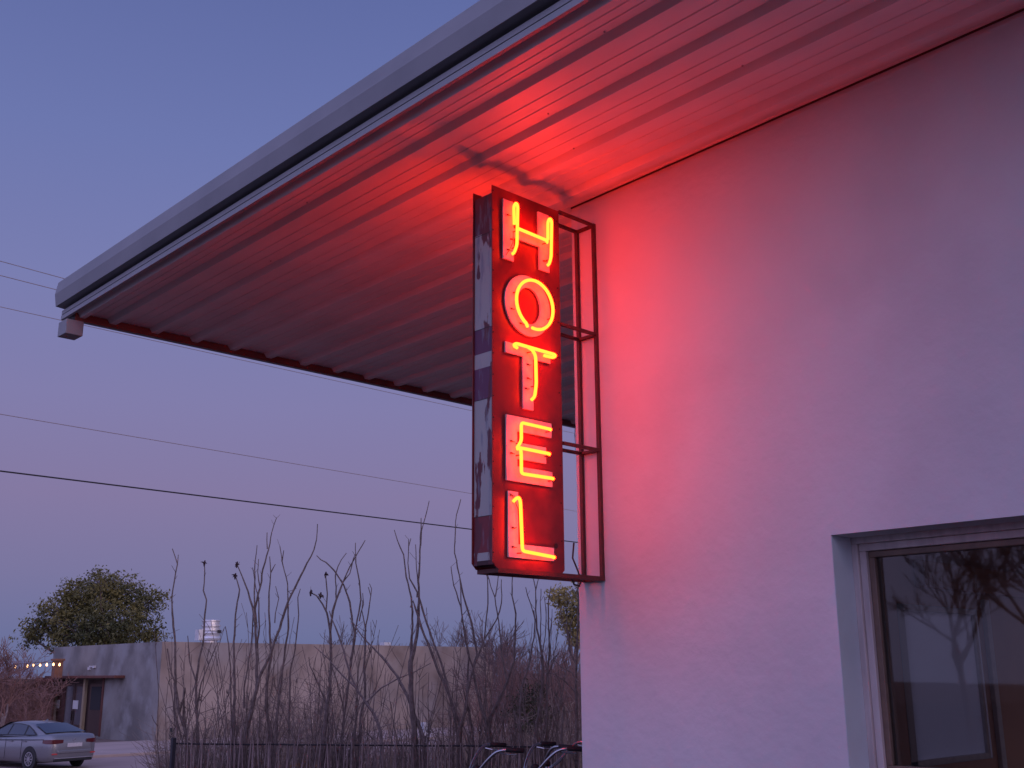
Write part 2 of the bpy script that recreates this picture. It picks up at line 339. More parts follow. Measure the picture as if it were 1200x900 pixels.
# downspout under the far eave
dsx = 10.47
dp = MB(); Y_ = EAVE+.12
dp.bar((dsx, Y_, ez-.03), (dsx-.02, Y_, ez-.16), .13, .10); dp.bar((dsx-.02, Y_-.002, ez-.15), (dsx-.10, Y_-.09, ez-.40), .12, .095); dp.bar((dsx-.10, Y_-.09, ez-.38), (dsx+.14, Y_-.5, ez-.52), .12, .095)
dp.bar((dsx+.12, Y_-.46, ez-.50), (dsx+1.3, WY+.1, ez-.95), .12, .095); dp.bar((dsx+1.3, WY+.1, ez-.92), (dsx+1.3, WY+.1, 0), .12, .095)
dp.build('downspout', M['white'], roof, bevel=.008)
# dark strip painting the shade in the joint between wall top and deck
jb = MB(); jb.extrude_poly([(WX-.004, SOUTH, zs(SOUTH)-.012), (WX+.02, SOUTH, zs(SOUTH)-.012), (WX+.02, SOUTH, zs(SOUTH)+.0), (WX-.004, SOUTH, zs(SOUTH)+.0)], (0, WY-SOUTH, -SL*(WY-SOUTH)))
jb.build('wall_joint_shade', M['seam'], hotel)
for (x, y) in ((3.97, 3.4), (4.36, 4.2), (4.80, 3.1), (5.24, 4.0), (4.36, 2.6), (4.80, 4.4), (5.24, 2.7), (3.97, 6.2), (4.36, 7.3)):
    MB().disc((x, y, zs(y)-.003), (0, 0, 1), .006, .006, 8).build('deck_screw', M['fascia_low'], roof)

# ------------------------------------------------------------------ neon sign
SX, SZ, SYF, SYB = 4.47, EYE+.61, 4.80, 4.985
sign = empty('hotel_sign', (WX-.01, 4.89, SZ), 'tall narrow red neon HOTEL sign on a steel frame beside the wall', 'sign')
def plate(y0, y1):
    a, b = SX-.018, SX+.60
    pts = [(a+.035, 0), (b-.02, 0), (b, .02), (b, 2.44), (a, 2.44), (a, .035)]
    return MB().extrude_poly([(x, y0, SZ+z) for x, z in pts], (0, y1-y0, 0))
front = plate(SYF, SYF+.006).build('front_panel', M['sign_red'], sign, bevel=.002)
plate(SYB-.006, SYB).build('back_panel', M['sign_red'], sign, bevel=.002)
# banded peeling paint on the outer edge
pm = bpy.data.materials.new('peeling_banded_paint'); pm.use_nodes = True; nt = pm.node_tree; b = nt.nodes['Principled BSDF']; b.inputs['Roughness'].default_value = .6
tc = nt.nodes.new('ShaderNodeTexCoord'); sp = nt.nodes.new('ShaderNodeSeparateXYZ'); nt.links.new(tc.outputs['Object'], sp.inputs[0])
rp = nt.nodes.new('ShaderNodeValToRGB'); rp.color_ramp.interpolation = 'CONSTANT'
mr = nt.nodes.new('ShaderNodeMapRange'); mr.inputs['From Min'].default_value = 0; mr.inputs['From Max'].default_value = 2.44
nt.links.new(sp.outputs['Z'], mr.inputs['Value']); nt.links.new(mr.outputs['Result'], rp.inputs['Fac'])
RED, BLU, PUR = (.20, .025, .035, 1), (.40, .36, .345, 1), (.13, .035, .085, 1)
bands = [(0, (.05, .012, .015, 1)), (.045, BLU), (.095, RED), (.313, BLU), (1.037, PUR), (1.234, BLU), (1.328, PUR), (1.495, BLU), (2.128, (.12, .025, .045, 1)), (2.294, RED)]
el = rp.color_ramp.elements
el[0].position = 0; el[0].color = bands[0][1]; el[1].position = bands[1][0]/2.44; el[1].color = bands[1][1]
for z, c in bands[2:]: q = el.new(z/2.44); q.color = c
def nz(scale, stretch):
    mp = nt.nodes.new('ShaderNodeMapping'); mp.inputs['Scale'].default_value = stretch; n = nt.nodes.new('ShaderNodeTexNoise'); n.inputs['Scale'].default_value = scale; n.inputs['Detail'].default_value = 9
    nt.links.new(tc.outputs['Object'], mp.inputs['Vector']); nt.links.new(mp.outputs['Vector'], n.inputs['Vector']); return n
def mixin(a, col, fac, lo, hi):
    r = nt.nodes.new('ShaderNodeMapRange'); r.inputs['From Min'].default_value = lo; r.inputs['From Max'].default_value = hi; nt.links.new(fac, r.inputs['Value'])
    x = nt.nodes.new('ShaderNodeMix'); x.data_type = 'RGBA'; x.inputs['B'].default_value = col; nt.links.new(a, x.inputs['A']); nt.links.new(r.outputs['Result'], x.inputs['Factor']); return x.outputs['Result']
cur = mixin(rp.outputs['Color'], (.13, .025, .035, 1), nz(11, (1, 1, .30)).outputs['Fac'], .555, .585)
cur = mixin(cur, (.20, .20, .25, 1), nz(26, (1, 1, .2)).outputs['Fac'], .55, .75)
nt.links.new(cur, b.inputs['Base Color'])
cb = MB(); cb.box((SX-.004, SYF+.006, SZ+.02), (SX+.58, SYB-.006, SZ+2.395))
cb.build('cabinet', pm, sign, bevel=.003)
for z in (.313, 1.037, 1.495, 2.128): MB().box((SX-.0055, SYF+.03, SZ+z-.0015), (SX-.004, SYB-.008, SZ+z+.0015)).build('seam', M['seam'], sign)
# rivets along the panel edge
for k in range(18): MB().disc((SX-.010, SYF-.002, SZ+.09+k*.136), (0, 1, 0), .0045, .004, 8).build('rivet', M['bolt'], sign)
for k in range(10): MB().disc((SX+.575, SYF-.002, SZ+.2+k*.24), (0, 1, 0), .0045, .004, 8).build('rivet', M['bolt'], sign)
MB().disc((SX+.52, SYF-.003, SZ+.165), (0, 1, 0), .016, .006, 14).build('cable_hole', M['bolt'], sign)
# support frame
fr = MB(); q = .024; FX0, FX1, YN, YF = SX+.60+.012, WX-.013, SYF+.012, SYB-.012
for (x, y) in ((FX1, YN), (FX1, YF)): fr.bar((x, y, SZ+.0), (x, y, SZ+2.455), q)
for z in (.835, 1.64, 2.443):
    for y in (YN, YF): fr.bar((FX0, y, SZ+z), (FX1-q/2, y, SZ+z), q*.85)
    fr.bar((FX1, YN+q/2, SZ+z), (FX1, YF-q/2, SZ+z), q*.85)
for y in (YN, YF): fr.bar((SX+.03, y, SZ-.012), (FX1+q/2, y, SZ-.012), q*1.1)
fr.bar((FX1, YN+q/2, SZ-.012), (FX1, YF-q/2, SZ-.012), q)
fr.bar((SX+.04, YN+q/2, SZ-.012), (SX+.04, YF-q/2, SZ-.012), q)
fr.build('support_frame', M['rust_steel'], sign)
cbl = MB(); cx = FX1-.09
cbl.tube([(cx+.02, YF+.02, SZ+.23), (cx+.005, YF+.02, SZ+.13), (cx+.03, YF, SZ+.05), (cx+.04, YF-.02, SZ-.02), (cx+.0, YF-.04, SZ-.055), (cx-.06, YF-.05, SZ-.05), (cx-.09, YF-.06, SZ-.02)], .006, 6)
cbl.build('cable', M['cable'], sign, smooth=True)

def ell(cu, cv, ru, rv_, n=36, a0=0, a1=6.28319): return [(cu+ru*math.cos(a0+(a1-a0)*k/n), cv+rv_*math.sin(a0+(a1-a0)*k/n)) for k in range(n+1)]
def fillet(pts, r=.02):
    out = [pts[0]]
    for i in range(1, len(pts)-1):
        p, a, b2 = Vector(pts[i]), Vector(pts[i-1]), Vector(pts[i+1]); da, dbb = (a-p), (b2-p); la, lb = min(r, da.length*.45), min(r, dbb.length*.45)
        A, B = p+da.normalized()*la, p+dbb.normalized()*lb
        for t in (0, .25, .5, .75, 1): out.append((A*(1-t)**2 + p*2*t*(1-t) + B*t*t)[:])
    out.append(pts[-1]); return out
# letters: boards in panel coordinates (u across, v up); tubes stand off the boards
U = lambda u, v: (u, v)
boards = {
 'H': [[(.067,1.955),(.158,1.955),(.158,2.119),(.392,2.119),(.392,1.962),(.486,1.962),(.486,2.37),(.385,2.37),(.385,2.185),(.158,2.185),(.155,2.365),(.067,2.365)]],
 'O': None,
 'T': [[(.233,.998),(.323,.998),(.323,1.335),(.482,1.335),(.482,1.405),(.082,1.405),(.082,1.335),(.233,1.335)]],
 'E': [[(.086,.53),(.484,.53),(.484,.625),(.178,.625),(.178,.672),(.43,.672),(.43,.775),(.178,.775),(.178,.845),(.484,.845),(.484,.938),(.086,.938)]],
 'L': [[(.100,.068),(.490,.068),(.490,.150),(.182,.150),(.182,.466),(.100,.466)]],
}
tubes = {   # lists of polylines (u, v, depth offset in front of board)
 'H': [[(.143,2.20,.022),(.138,2.325,.024),(.146,2.348,.035),(.152,2.325,.046),(.142,2.05,.046),(.118,1.99,.044),(.112,1.985,.03)],
       [(.152,2.167,.046),(.424,2.158,.046),(.432,2.15,.03)],
       [(.452,2.18,.022),(.453,2.31,.024),(.460,2.332,.035),(.466,2.31,.046),(.455,2.05,.046),(.438,1.997,.044),(.434,1.992,.03)]],
 'O': [[(x, y, .046) for x, y in ell(.300, 1.684, .165, .163, 40, -1.75, 4.20)] + [(.246,1.53,.03)]],
 'T': [[(.16,1.372,.024),(.13,1.377,.028),(.120,1.384,.037),(.13,1.390,.046),(.478,1.386,.046),(.488,1.378,.038),(.476,1.370,.028),(.40,1.370,.024)],
       [(.225,1.388,.047),(.270,1.378,.046),(.300,1.345,.046),(.303,1.16,.046),(.290,1.075,.044),(.272,1.052,.03)]],
 'E': [[(.437,.885,.030),(.430,.886,.046),(.168,.890,.046),(.168,.775,.046),(.136,.728,.04)],
       [(.136,.722,.04),(.172,.730,.046),(.416,.727,.046),(.424,.726,.03)],
       [(.160,.738,.043),(.166,.70,.046),(.166,.572,.046),(.446,.574,.046),(.453,.574,.03)]],
 'L': [[(.128,.40,.012),(.134,.418,.03),(.146,.425,.044),(.156,.40,.046),(.170,.105,.046),(.446,.086,.046),(.453,.086,.03)]],
}
red_neon = emit('neon_tube_glow', (1, .0215, .0018), 45)
dots = {'H': [(.10,2.26),(.10,2.02),(.43,2.03),(.13,2.10)], 'O': [(.13,1.63),(.40,1.56),(.21,1.55)], 'T': [(.27,1.29),(.27,1.20),(.25,1.13)], 'E': [(.12,.775),(.12,.70)], 'L': [(.13,.13),(.13,.245),(.118,.44)]}
def build_letter(L, back):
    def W(u, v, d):
        x = SX+u if not back else SX+.582-u
        return (x, SYF-.004-d if not back else SYB+.004+d, SZ+v)
    mb = MB(); T = .012
    if L == 'O':
        o1, i1 = ell(.283, 1.684, .203, .203, 48), ell(.292, 1.686, .105, .122, 48)
        for k in range(48):
            a, b2, c, d = o1[k], o1[k+1], i1[k+1], i1[k]
            mb.face([W(*a, T), W(*b2, T), W(*c, T), W(*d, T)]); mb.face([W(*a, 0), W(*b2, 0), W(*b2, T), W(*a, T)]); mb.face([W(*d, 0), W(*c, 0), W(*c, T), W(*d, T)])
        bmesh.ops.remove_doubles(mb.bm, verts=mb.bm.verts, dist=1e-5)
    else:
        for poly in boards[L]: mb.extrude_poly([W(u, v, 0) for u, v in poly], (0, (T if back else -T), 0))
    lp = mb.build('letter_panel', M['letter'], sign); lp['label'] = ('pale backing board of the lit letter %s' % L) if not back else ('rear backing board of the letter %s' % L)
    if L == 'O': nb = None
    tb = MB()
    for pl in tubes[L]:
        pts = [W(u, v, T+d) for u, v, d in pl]
        if L != 'O': pts = fillet([Vector(p) for p in pts], .022)
        tb.tube(pts, .0105, 8)
    tb.build('neon_tube', red_neon, lp, smooth=True)
    if not back:
        for u, v in dots[L]:
            a = rnd.uniform(-1, 1); MB().tube([W(u-.005, v, T+.002), W(u+.004, v, T+.008), W(u+.012, v-.004, T+.010), W(u+.024, v+.006*a, T+.014)], [.006, .005, .0022, .0022], 6).build('terminal', M['bolt'], lp)
        for pl in tubes[L]:
            for t in (.25, .75):
                i = int(t*(len(pl)-1)); u, v, d = pl[i]
                if d > .04: MB().tube([W(u, v-.01, T), W(u, v-.012, T+d-.010)], .004, 6).build('tube_support', M['bolt'], lp)
        if L in 'HL':
            u, v = (.085, 1.98) if L == 'H' else (.115, .45)
            s_ = 1 if L == 'H' else -1
            MB().tube([W(u, v, T+.004), W(u+.02, v+.035*s_, T+.015), W(u+.045, v+.09*s_, T+.02), W(u+.05, v+.16*s_, T+.02)], .0022, 5).build('lead_wire', M['bolt'], lp)
for back in (False, True):
    for L in 'HOTEL': build_letter(L, back)

# ------------------------------------------------------------------ far plaster building
FBX, FBX1, FBY, FBT = 24.25, 44.7, 48.2, 3.30
far = empty('plaster_building', (34, 53, -1.0), 'low flat-roofed plaster building with cool-lit side wall and warm-lit front', 'building')
wb = MB(); wb.box((FBX+.001, FBY, -1.3), (FBX1, FBY+.4, FBT)); w = wb.build('front_wall', M['plaster_warm_lit'], far); w['label'] = 'stained plaster front wall with warm light put into its tan'
MB().box((FBX-.003, FBY+.003, -1.3), (FBX+.0005, FBY+.4015, FBT-.001)).build('side_wall', M['plaster_cool_lit'], far)
wb = MB(); DOOR = (53.9, 59.7)
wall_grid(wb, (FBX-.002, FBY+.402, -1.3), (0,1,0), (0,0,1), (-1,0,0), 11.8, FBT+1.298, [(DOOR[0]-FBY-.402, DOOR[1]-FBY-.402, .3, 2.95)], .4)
w = wb.build('side_wall', M['plaster_cool_lit'], far); w['label'] = 'plaster side wall with the doors, its cooler light put into the grey'
MB().box((FBX+.45, FBY+.45, FBT-.5), (FBX1-.05, FBY+12, FBT-.35)).build('roof', M['plaster_cool_lit'], far)
MB().box((FBX1-.4, FBY+.405, -1.3), (FBX1, FBY+12, FBT-.002)).build('end_wall', M['plaster_warm_lit'], far)
# entrance
MB().box((FBX-.55, 51.7, 1.70), (FBX-.003, 59.9, 1.83)).build('canopy', M['rust_red'], far, bevel=.02)
MB().box((FBX+.30, DOOR[0]-.05, -1.0), (FBX+.40, DOOR[1]+.05, 1.68)).build('recess_panel', M['door_wood'], far)
MB().box((FBX-.04, 53.86, -1.0), (FBX+.10, 54.04, 1.70)).build('post', M['rust_red'], far)
MB().box((FBX-.05, 55.98, -1.0), (FBX+.10, 56.20, 1.70)).build('post', M['pale_post'], far)
for k, (a, b2) in enumerate(((56.4, 57.5), (57.56, 58.7), (54.25, 55.8))):
    d = MB().box((FBX+.14, a, -1.0), (FBX+.20, b2, 1.45)).build('door', M['door_wood'], far, bevel=.01)
    MB().box((FBX+.125, a+.20, (-.55 if k < 2 else .2)), (FBX+.139, b2-.20, 1.3)).build('pane', M['pane_grey'] if k < 2 else M['dark_glass'], d)
    if k < 2: MB().bar((FBX+.10, b2-.08 if k == 0 else a+.08, -.35), (FBX+.10, b2-.08 if k == 0 else a+.08, .1), .05).build('handle', M['chrome'], d)
MB().box((FBX+.14, 58.75, -1.0), (FBX+.20, 59.65, 1.45)).build('door_side_panel', M['rust_red'], far)
for a in (56.95, 59.25): MB().box((FBX+.09, a, .20), (FBX+.11, a+.62, .62)).build('notice', M['notice'], far)
lamp = MB(); lamp.box((FBX-.06, 55.6, 2.10), (FBX-.002, 55.85, 2.25)); lamp.bar((FBX-.03, 55.15, 2.24), (FBX-.03, 55.7, 2.28), .05); lamp.box((FBX-.10, 55.0, 2.19), (FBX-.0025, 55.2, 2.31)); lamp.build('wall_lamp', M['white'], far)
# roof vent (drum with cap rings and curb)
vp = at(246, 752, 60); vx, vy = vp.x, vp.y
vm = MB(); k = .66
vm.lathe([(.80*k,-.6),(.80*k,-.02),(.55*k,.02),(.55*k,.20),(.84*k,.26),(.88*k,.34),(.80*k,.44),(.70*k,.46),(.72*k,.50),(.76*k,.62),(.72*k,.68),(.76*k,.74),(.76*k,.86),(.66*k,.90),(.66*k,.94),(.78*k,.97),(.78*k,1.03),(.66*k,1.06),(.66*k,1.20),(.74*k,1.23),(.74*k,1.28),(.45*k,1.33)], (vx, vy, 3.36), 28)
vent = vm.build('roof_vent', M['vent_metal'], far)
MB().box((vx-1.1, vy-.5, FBT-.36), (vx+1.0, vy+.9, 3.42)).build('vent_curb', M['white'], vent)
MB().box((vx-.78, vy-.2, 3.6), (vx-.45, vy+.2, 4.15)).build('vent_motor', M['vent_metal'], vent)
g = Vector((-.69, -.69, 0)).normalized()
MB().bar((vx+.15, vy-.53, 4.05), (vx+.40, vy-.40, 4.05), .04, .16).build('vent_slot', M['seam'], vent)
p = at(451.5, 754, 64); MB().box((p.x-.22, p.y-.2, FBT-.36), (p.x+.22, p.y+.2, FBT+.26)).build('roof_box', M['white'], far)
# small meter box on a post at the corner of the tan wall
p = on_z(200, 879, -1.0)
eb_ = empty('meter_box', p, 'small black meter box on a short post by the tan wall', 'meter box')
MB().bar((p.x, p.y, -1.0), (p.x, p.y, -.55), .05).build('post', M['post'], eb_)
MB().box((p.x-.09, p.y-.06, -.6), (p.x+.09, p.y+.06, -.17)).build('box', M['car_trim'], eb_, bevel=.02)
# pale marker box in front of the tan wall
p = ground_at(498, 21.5)
mk = empty('marker_post', p, 'small white box on a dark post in front of the tan wall', 'marker post')
MB().bar((p.x, p.y, p.z-.1), (p.x, p.y, .665), .04).build('post', M['post'], mk)
MB().bar((p.x, p.y, .667), (p.x, p.y, .90), .095).build('box', M['white'], mk, bevel=.01)

# ------------------------------------------------------------------ timber shed and string lights at the far left
p0 = at(-60, 800, 56); 
shed = empty('timber_shed', (19.5, 60, -1.0), 'reddish brown timber shed with a low grey roof at the left edge', 'shed')
def seg_wall(mb, a, b, z0, z1, th): mb.bar((a.x, a.y, (z0+z1)/2), (b.x, b.y, (z0+z1)/2), th, z1-z0)
A, B = ground_at(-70, 60), ground_at(66, 59)
mb = MB(); seg_wall(mb, A, B, -1.1, 1.75, .2); mb.build('wall', M['shed_wood'], shed)
mb = MB()
for t in [i/30 for i in range(31)]:
    q = A.lerp(B, t) - _f0*.12; mb.bar((q.x, q.y, -1.05), (q.x, q.y, 1.7), .05, .06)
mb.build('batten_cladding', M['door_wood'], shed)
A2, B2 = ground_at(-75, 57.6), ground_at(42, 57.6); A3, B3 = ground_at(-75, 63), ground_at(36, 63)
mb = MB(); mb.extrude_poly([(A2.x, A2.y, 1.68), (B2.x, B2.y, 1.68), (B3.x, B3.y, 2.55), (A3.x, A3.y, 2.55)], (0, 0, .1)); mb.build('roof', M['shed_roof'], shed)
mb = MB(); seg_wall(mb, A2, B2, 1.5, 1.675, .1); mb.build('fascia', M['seam'], shed)
A, B = ground_at(34, 58.8), ground_at(64, 58.8); mb = MB(); seg_wall(mb, A, B, 1.55, 1.72, .3); mb.build('lintel', M['rust_red'], shed)
p = ground_at(66.5, 57.3); mb = MB(); mb.box((p.x-.2, p.y-.2, 1.74), (p.x+.2, p.y+.2, 2.55)); mb.box((p.x-.26, p.y-.26, 2.55), (p.x+.26, p.y+.26, 2.66)); mb.build('pillar', mat('rusty_pillar', (.28, .13, .08), .7, (.18, .08, .05), 3, 6), shed, bevel=.01)
sl = empty('string_lights', at(44, 781, 56.2), 'string of small glowing warm bulbs above the timber shed', 'string lights')
pts = [(2, 783), (17.8, 781.5), (32, 780.8), (39, 780), (47, 779.5), (54.8, 779.3), (62.6, 778.8), (69.7, 779.2)]
P3 = [at(x, y, 56.2) for x, y in pts]
MB().tube([q+Vector((0, 0, .13)) for q in P3], .012, 4).build('cord', M['cable'], sl)
for q in P3[1:]:
    mb = MB(); mb.lathe([(.010,.09),(.022,.075),(.042,.025),(.046,-.01),(.034,-.04),(.010,-.055)], q, 10); mb.build('bulb', M['bulb'], sl, smooth=True)

# ------------------------------------------------------------------ trees and shrubs
def leaf_quads(mb, c, n, r, size, rg, flat=.7):
    for _ in range(n):
        d = Vector((rg.gauss(0, 1), rg.gauss(0, 1), rg.gauss(0, flat)))*r*.55; p = c + d
        u = Vector((rg.gauss(0, 1), rg.gauss(0, 1), rg.gauss(0, 1))).normalized(); v = u.orthogonal().normalized()
        v = (v*math.cos(rg.random()*6.28) + u.cross(v)*math.sin(rg.random()*6.28)).normalized()
        L = size*rg.uniform(.6, 1.35); w = L*.42
        mb.bm.faces.new([mb.bm.verts.new(q) for q in (p-u*L*.5, p+v*w*.5, p+u*L*.5, p-v*w*.5)])
def leafy_tree(name, base, lobes, material, label, cat, leaf=.16, per=26, clump_r=.42, dens=30, seed=1, bark='bark', trunk_r=.22, group=None, split=True):
    rg = random.Random(seed); t = empty(name, base, label, cat, group)
    tr = MB(); cr = MB(); base = Vector(base)
    low = min(c.z - r for c, r in lobes); fork = base + Vector((0, 0, max(.4, (low-base.z)*.75)))
    tr.tube([base-Vector((0,0,.2)), base.lerp(fork, .5)+Vector((.05, .03, 0)), fork], [trunk_r*1.25, trunk_r, trunk_r*.9], 8)
    for c, r in lobes:
        mid = fork.lerp(c, .55) + Vector((rg.uniform(-.2, .2), rg.uniform(-.2, .2), .1))
        tr.tube([fork, mid, c], [trunk_r*.6, trunk_r*.33, trunk_r*.12], 6)
        for _ in range(int(dens*r*r)):
            d = Vector((rg.gauss(0, 1), rg.gauss(0, 1), rg.gauss(0, .8))).normalized(); rr = r*(rg.random()**.38)*rg.uniform(.85, 1.08)
            p = c + d*rr
            if rg.random() < .22: tr.tube([c + d*rr*.25, c+d*rr*.7+Vector((0, 0, .05)), p], [.035, .02, .008], 3, False)
            leaf_quads(cr, p, int(per*rg.uniform(.5, 1.3)), clump_r*rg.uniform(.6, 1.2), leaf, rg)
    tr.build('trunk', M[bark], t); cr.build('crown', material, t, recalc=False)
    return t
def bare_tree(name, base, height, spread, label, cat, seed=1, material='twig_far', levels=5, r0=.12, trunks=1, thin=1.0, group=None, lean=0, one=False, nb=3, bark=None, rmin=.006):
    rg = random.Random(seed); base = Vector(base)
    tr = MB(); tw = MB(); L0 = height*.30
    def grow(p, d, L, r, lv):
        pts = [p]; rr = [r]; q = p.copy(); dd = d.copy()
        for i in range(3):
            dd = (dd + Vector((rg.gauss(0, .13), rg.gauss(0, .13), rg.gauss(0, .09)+.05))).normalized(); q = q + dd*L/3; pts.append(q.copy()); rr.append(max(rmin, r*(1-.14*(i+1))))
        (tr if lv >= levels-1 else tw).tube(pts, rr, 6 if lv >= levels-1 else 3, False)
        if lv <= 0: return
        for k in range(nb if lv > 1 else nb+1):
            t = rg.uniform(.35, 1.0) if k else 1.0
            i = min(2, int(t*3)); st = pts[i].lerp(pts[i+1], t*3-i)
            a = rg.uniform(.25, .8)*spread; ax = dd.orthogonal().normalized(); ax.rotate(Matrix.Rotation(rg.random()*6.28, 3, dd))
            nd = dd.copy(); nd.rotate(Matrix.Rotation(a, 3, ax)); nd.z += .12; nd.normalize()
            grow(st, nd, L*rg.uniform(.6, .92), max(rmin, r*rg.uniform(.5, .68)), lv-1)
    for k in range(trunks):
        d = Vector((rg.gauss(0, .16)*spread*(trunks > 1)+lean, rg.gauss(0, .16)*spread*(trunks > 1), 1)).normalized()
        grow(base - Vector((0, 0, .15)), d, L0*rg.uniform(.8, 1.15), r0, levels)
    if one:
        o = tw.build(name, M[material], base=base, recalc=False); tr.bm.free(); return tag(o, label, cat, group)
    t = empty(name, base, label, cat, group)
    tr.build('trunk', M[bark or material], t); tw.build('crown', M[material], t, recalc=False)
    return t
# evergreen oak behind the plaster building
S = 70; base = ground_at(112, S); base.z = -1.1
px = S/FPX
def lobe(x, y, r_px, ds=0): return (at(x, y, S+ds), r_px*px)
leafy_tree('evergreen_oak', base, [lobe(108, 712, 40), lobe(78, 722, 32, -1), lobe(140, 696, 30, 1), lobe(166, 710, 27, .5), lobe(52, 736, 25, 0), lobe(118, 686, 22, -1.5), lobe(96, 745, 36, -2), lobe(150, 742, 34, -1), lobe(180, 745, 14, .5), lobe(34, 746, 13), lobe(125, 735, 34, -2.5), lobe(88, 697, 20, -1)],
           M['leaf_oak'], 'large round evergreen oak rising behind the grey plaster wall', 'tree', leaf=.22, per=22, clump_r=.44, dens=38, seed=3, trunk_r=.3)
S2 = 58; px = S2/FPX
def lobe(x, y, r_px, ds=0): return (at(x, y, S2+ds), r_px*px)
leafy_tree('yellow_green_tree', ground_at(672, S2), [lobe(662, 701, 15), lobe(668, 727, 17), lobe(684, 712, 18), lobe(651, 699, 9), lobe(690, 690, 16), lobe(680, 745, 16), lobe(700, 720, 20)],
           M['leaf_yellow'], 'yellowish green tree partly hidden behind the hotel corner', 'tree', leaf=.20, per=20, clump_r=.34, dens=75, seed=5, trunk_r=.15)
S3 = 34; px = S3/FPX
def lobe(x, y, r_px, ds=0): return (at(x, y, S3+ds), r_px*px)
leafy_tree('dark_juniper', ground_at(622, S3), [lobe(618, 822, 20), lobe(632, 812, 15), lobe(606, 834, 14), lobe(628, 842, 20), lobe(644, 836, 12), lobe(612, 850, 16)],
           M['leaf_dark'], 'dark rounded evergreen shrub beyond the fence near the hotel corner', 'shrub', leaf=.10, per=16, clump_r=.20, dens=110, seed=8, trunk_r=.06)
# small bare tree with pale trunk at far left
bt = ground_at(14, 47)
bare_tree('pale_bare_tree', bt, 4.6, 1.25, 'small leafless tree with a pale trunk in front of the timber shed', 'tree', seed=11, material='twig_red', levels=6, r0=.10, bark='pale_bark', rmin=.010, nb=3)
bare_tree('pale_bare_tree', ground_at(40, 52), 3.8, 1.5, 'low spreading leafless tree beside the shed door under the bulbs', 'tree', seed=19, material='twig_red', levels=5, r0=.08, rmin=.010)
# bare trees beyond the plaster building
for k, (x, s_, h, sp, sd, lab) in enumerate([
    (465, 80, 6.1, .9, 21, 'small leafless tree showing above the tan wall right of the white roof box'),
    (520, 84, 6.3, .95, 22, 'leafless tree above the tan wall, just right of the tall stalk clump'),
    (560, 78, 6.0, 1.0, 23, 'broad leafless tree above the right end of the tan wall'),
    (590, 86, 6.4, 1.0, 24, 'leafless tree beyond the end of the tan wall, under the sign'),
    (495, 92, 6.2, 1.0, 32, 'faint leafless tree between the two clearer ones above the tan wall'),
    (618, 62, 5.6, 1.0, 25, 'leafless tree to the left of the yellowish green tree'),
    (650, 54, 4.9, 1.0, 26, 'leafless tree in front of the yellowish green tree'),
    (540, 96, 7.0, 1.0, 33, 'tall faint leafless tree far behind the tan wall'),
    (345, 76, 6.3, .9, 27, 'leafless tree above the tan wall behind the long leaning stalk'),
    (385, 74, 5.6, 1.0, 28, 'low leafless tree above the middle of the tan wall')]):
    bare_tree('bare_tree', ground_at(x, s_), h, sp, lab, 'tree', seed=sd, levels=5, r0=.09, nb=3, trunks=2, rmin=.014, group='leafless trees beyond the plaster building')
# tree standing across the yard, seen only as a reflection in the window
bare_tree('bare_tree', (-14.0, 9.3, 0), 8.0, 1.0, 'leafless tree standing across the yard from the hotel window', 'tree', seed=44, levels=5, r0=.13, trunks=2, rmin=.012, material='twig', bark='bark')
bare_tree('bare_tree', (-17.5, 13.2, 0), 8.5, 1.0, 'second leafless tree across the yard, further from the hotel', 'tree', seed=45, levels=5, r0=.13, trunks=1, rmin=.012, material='twig', bark='bark')

# shrubs between fence and building: many thin twigs each
def shrub(px_, s_, h, w, n, mname, seed, label, r=.006):
    rg = random.Random(seed); b = ground_at(px_, s_); mb = MB()
    for _ in range(int(n*1.5)):
        a = rg.random()*6.28; rad = w*math.sqrt(rg.random()); tip = b + Vector((math.cos(a)*rad, math.sin(a)*rad, h*rg.uniform(.45, 1.05)*(1-.35*(rad/w)**2)))
        st = b + Vector((math.cos(a)*rad*.3, math.sin(a)*rad*.3, -.05)); mid = st.lerp(tip, .5) + Vector((rg.gauss(0, .08)*w, rg.gauss(0, .08)*w, .05*h))
        mb.tube([st, mid, tip], [r*1.6, r*1.2, r*.7], 3, False)
        for _k in range(4):
            t = rg.uniform(.35, 1); o = (st.lerp(mid, t*2) if t < .5 else mid.lerp(tip, t*2-1)); e_ = o + Vector((rg.gauss(0, .16)*h, rg.gauss(0, .16)*h, abs(rg.gauss(0, .14))*h))
            mb.tube([o, o.lerp(e_, .5)+Vector((0, 0, -.01*h)), e_], [r*.8, r*.7, r*.5], 3, False)
    return tag(mb.build('dry_shrub', M[mname], base=b, recalc=False), label, 'shrub', 'dry shrubs between the fence and the buildings')
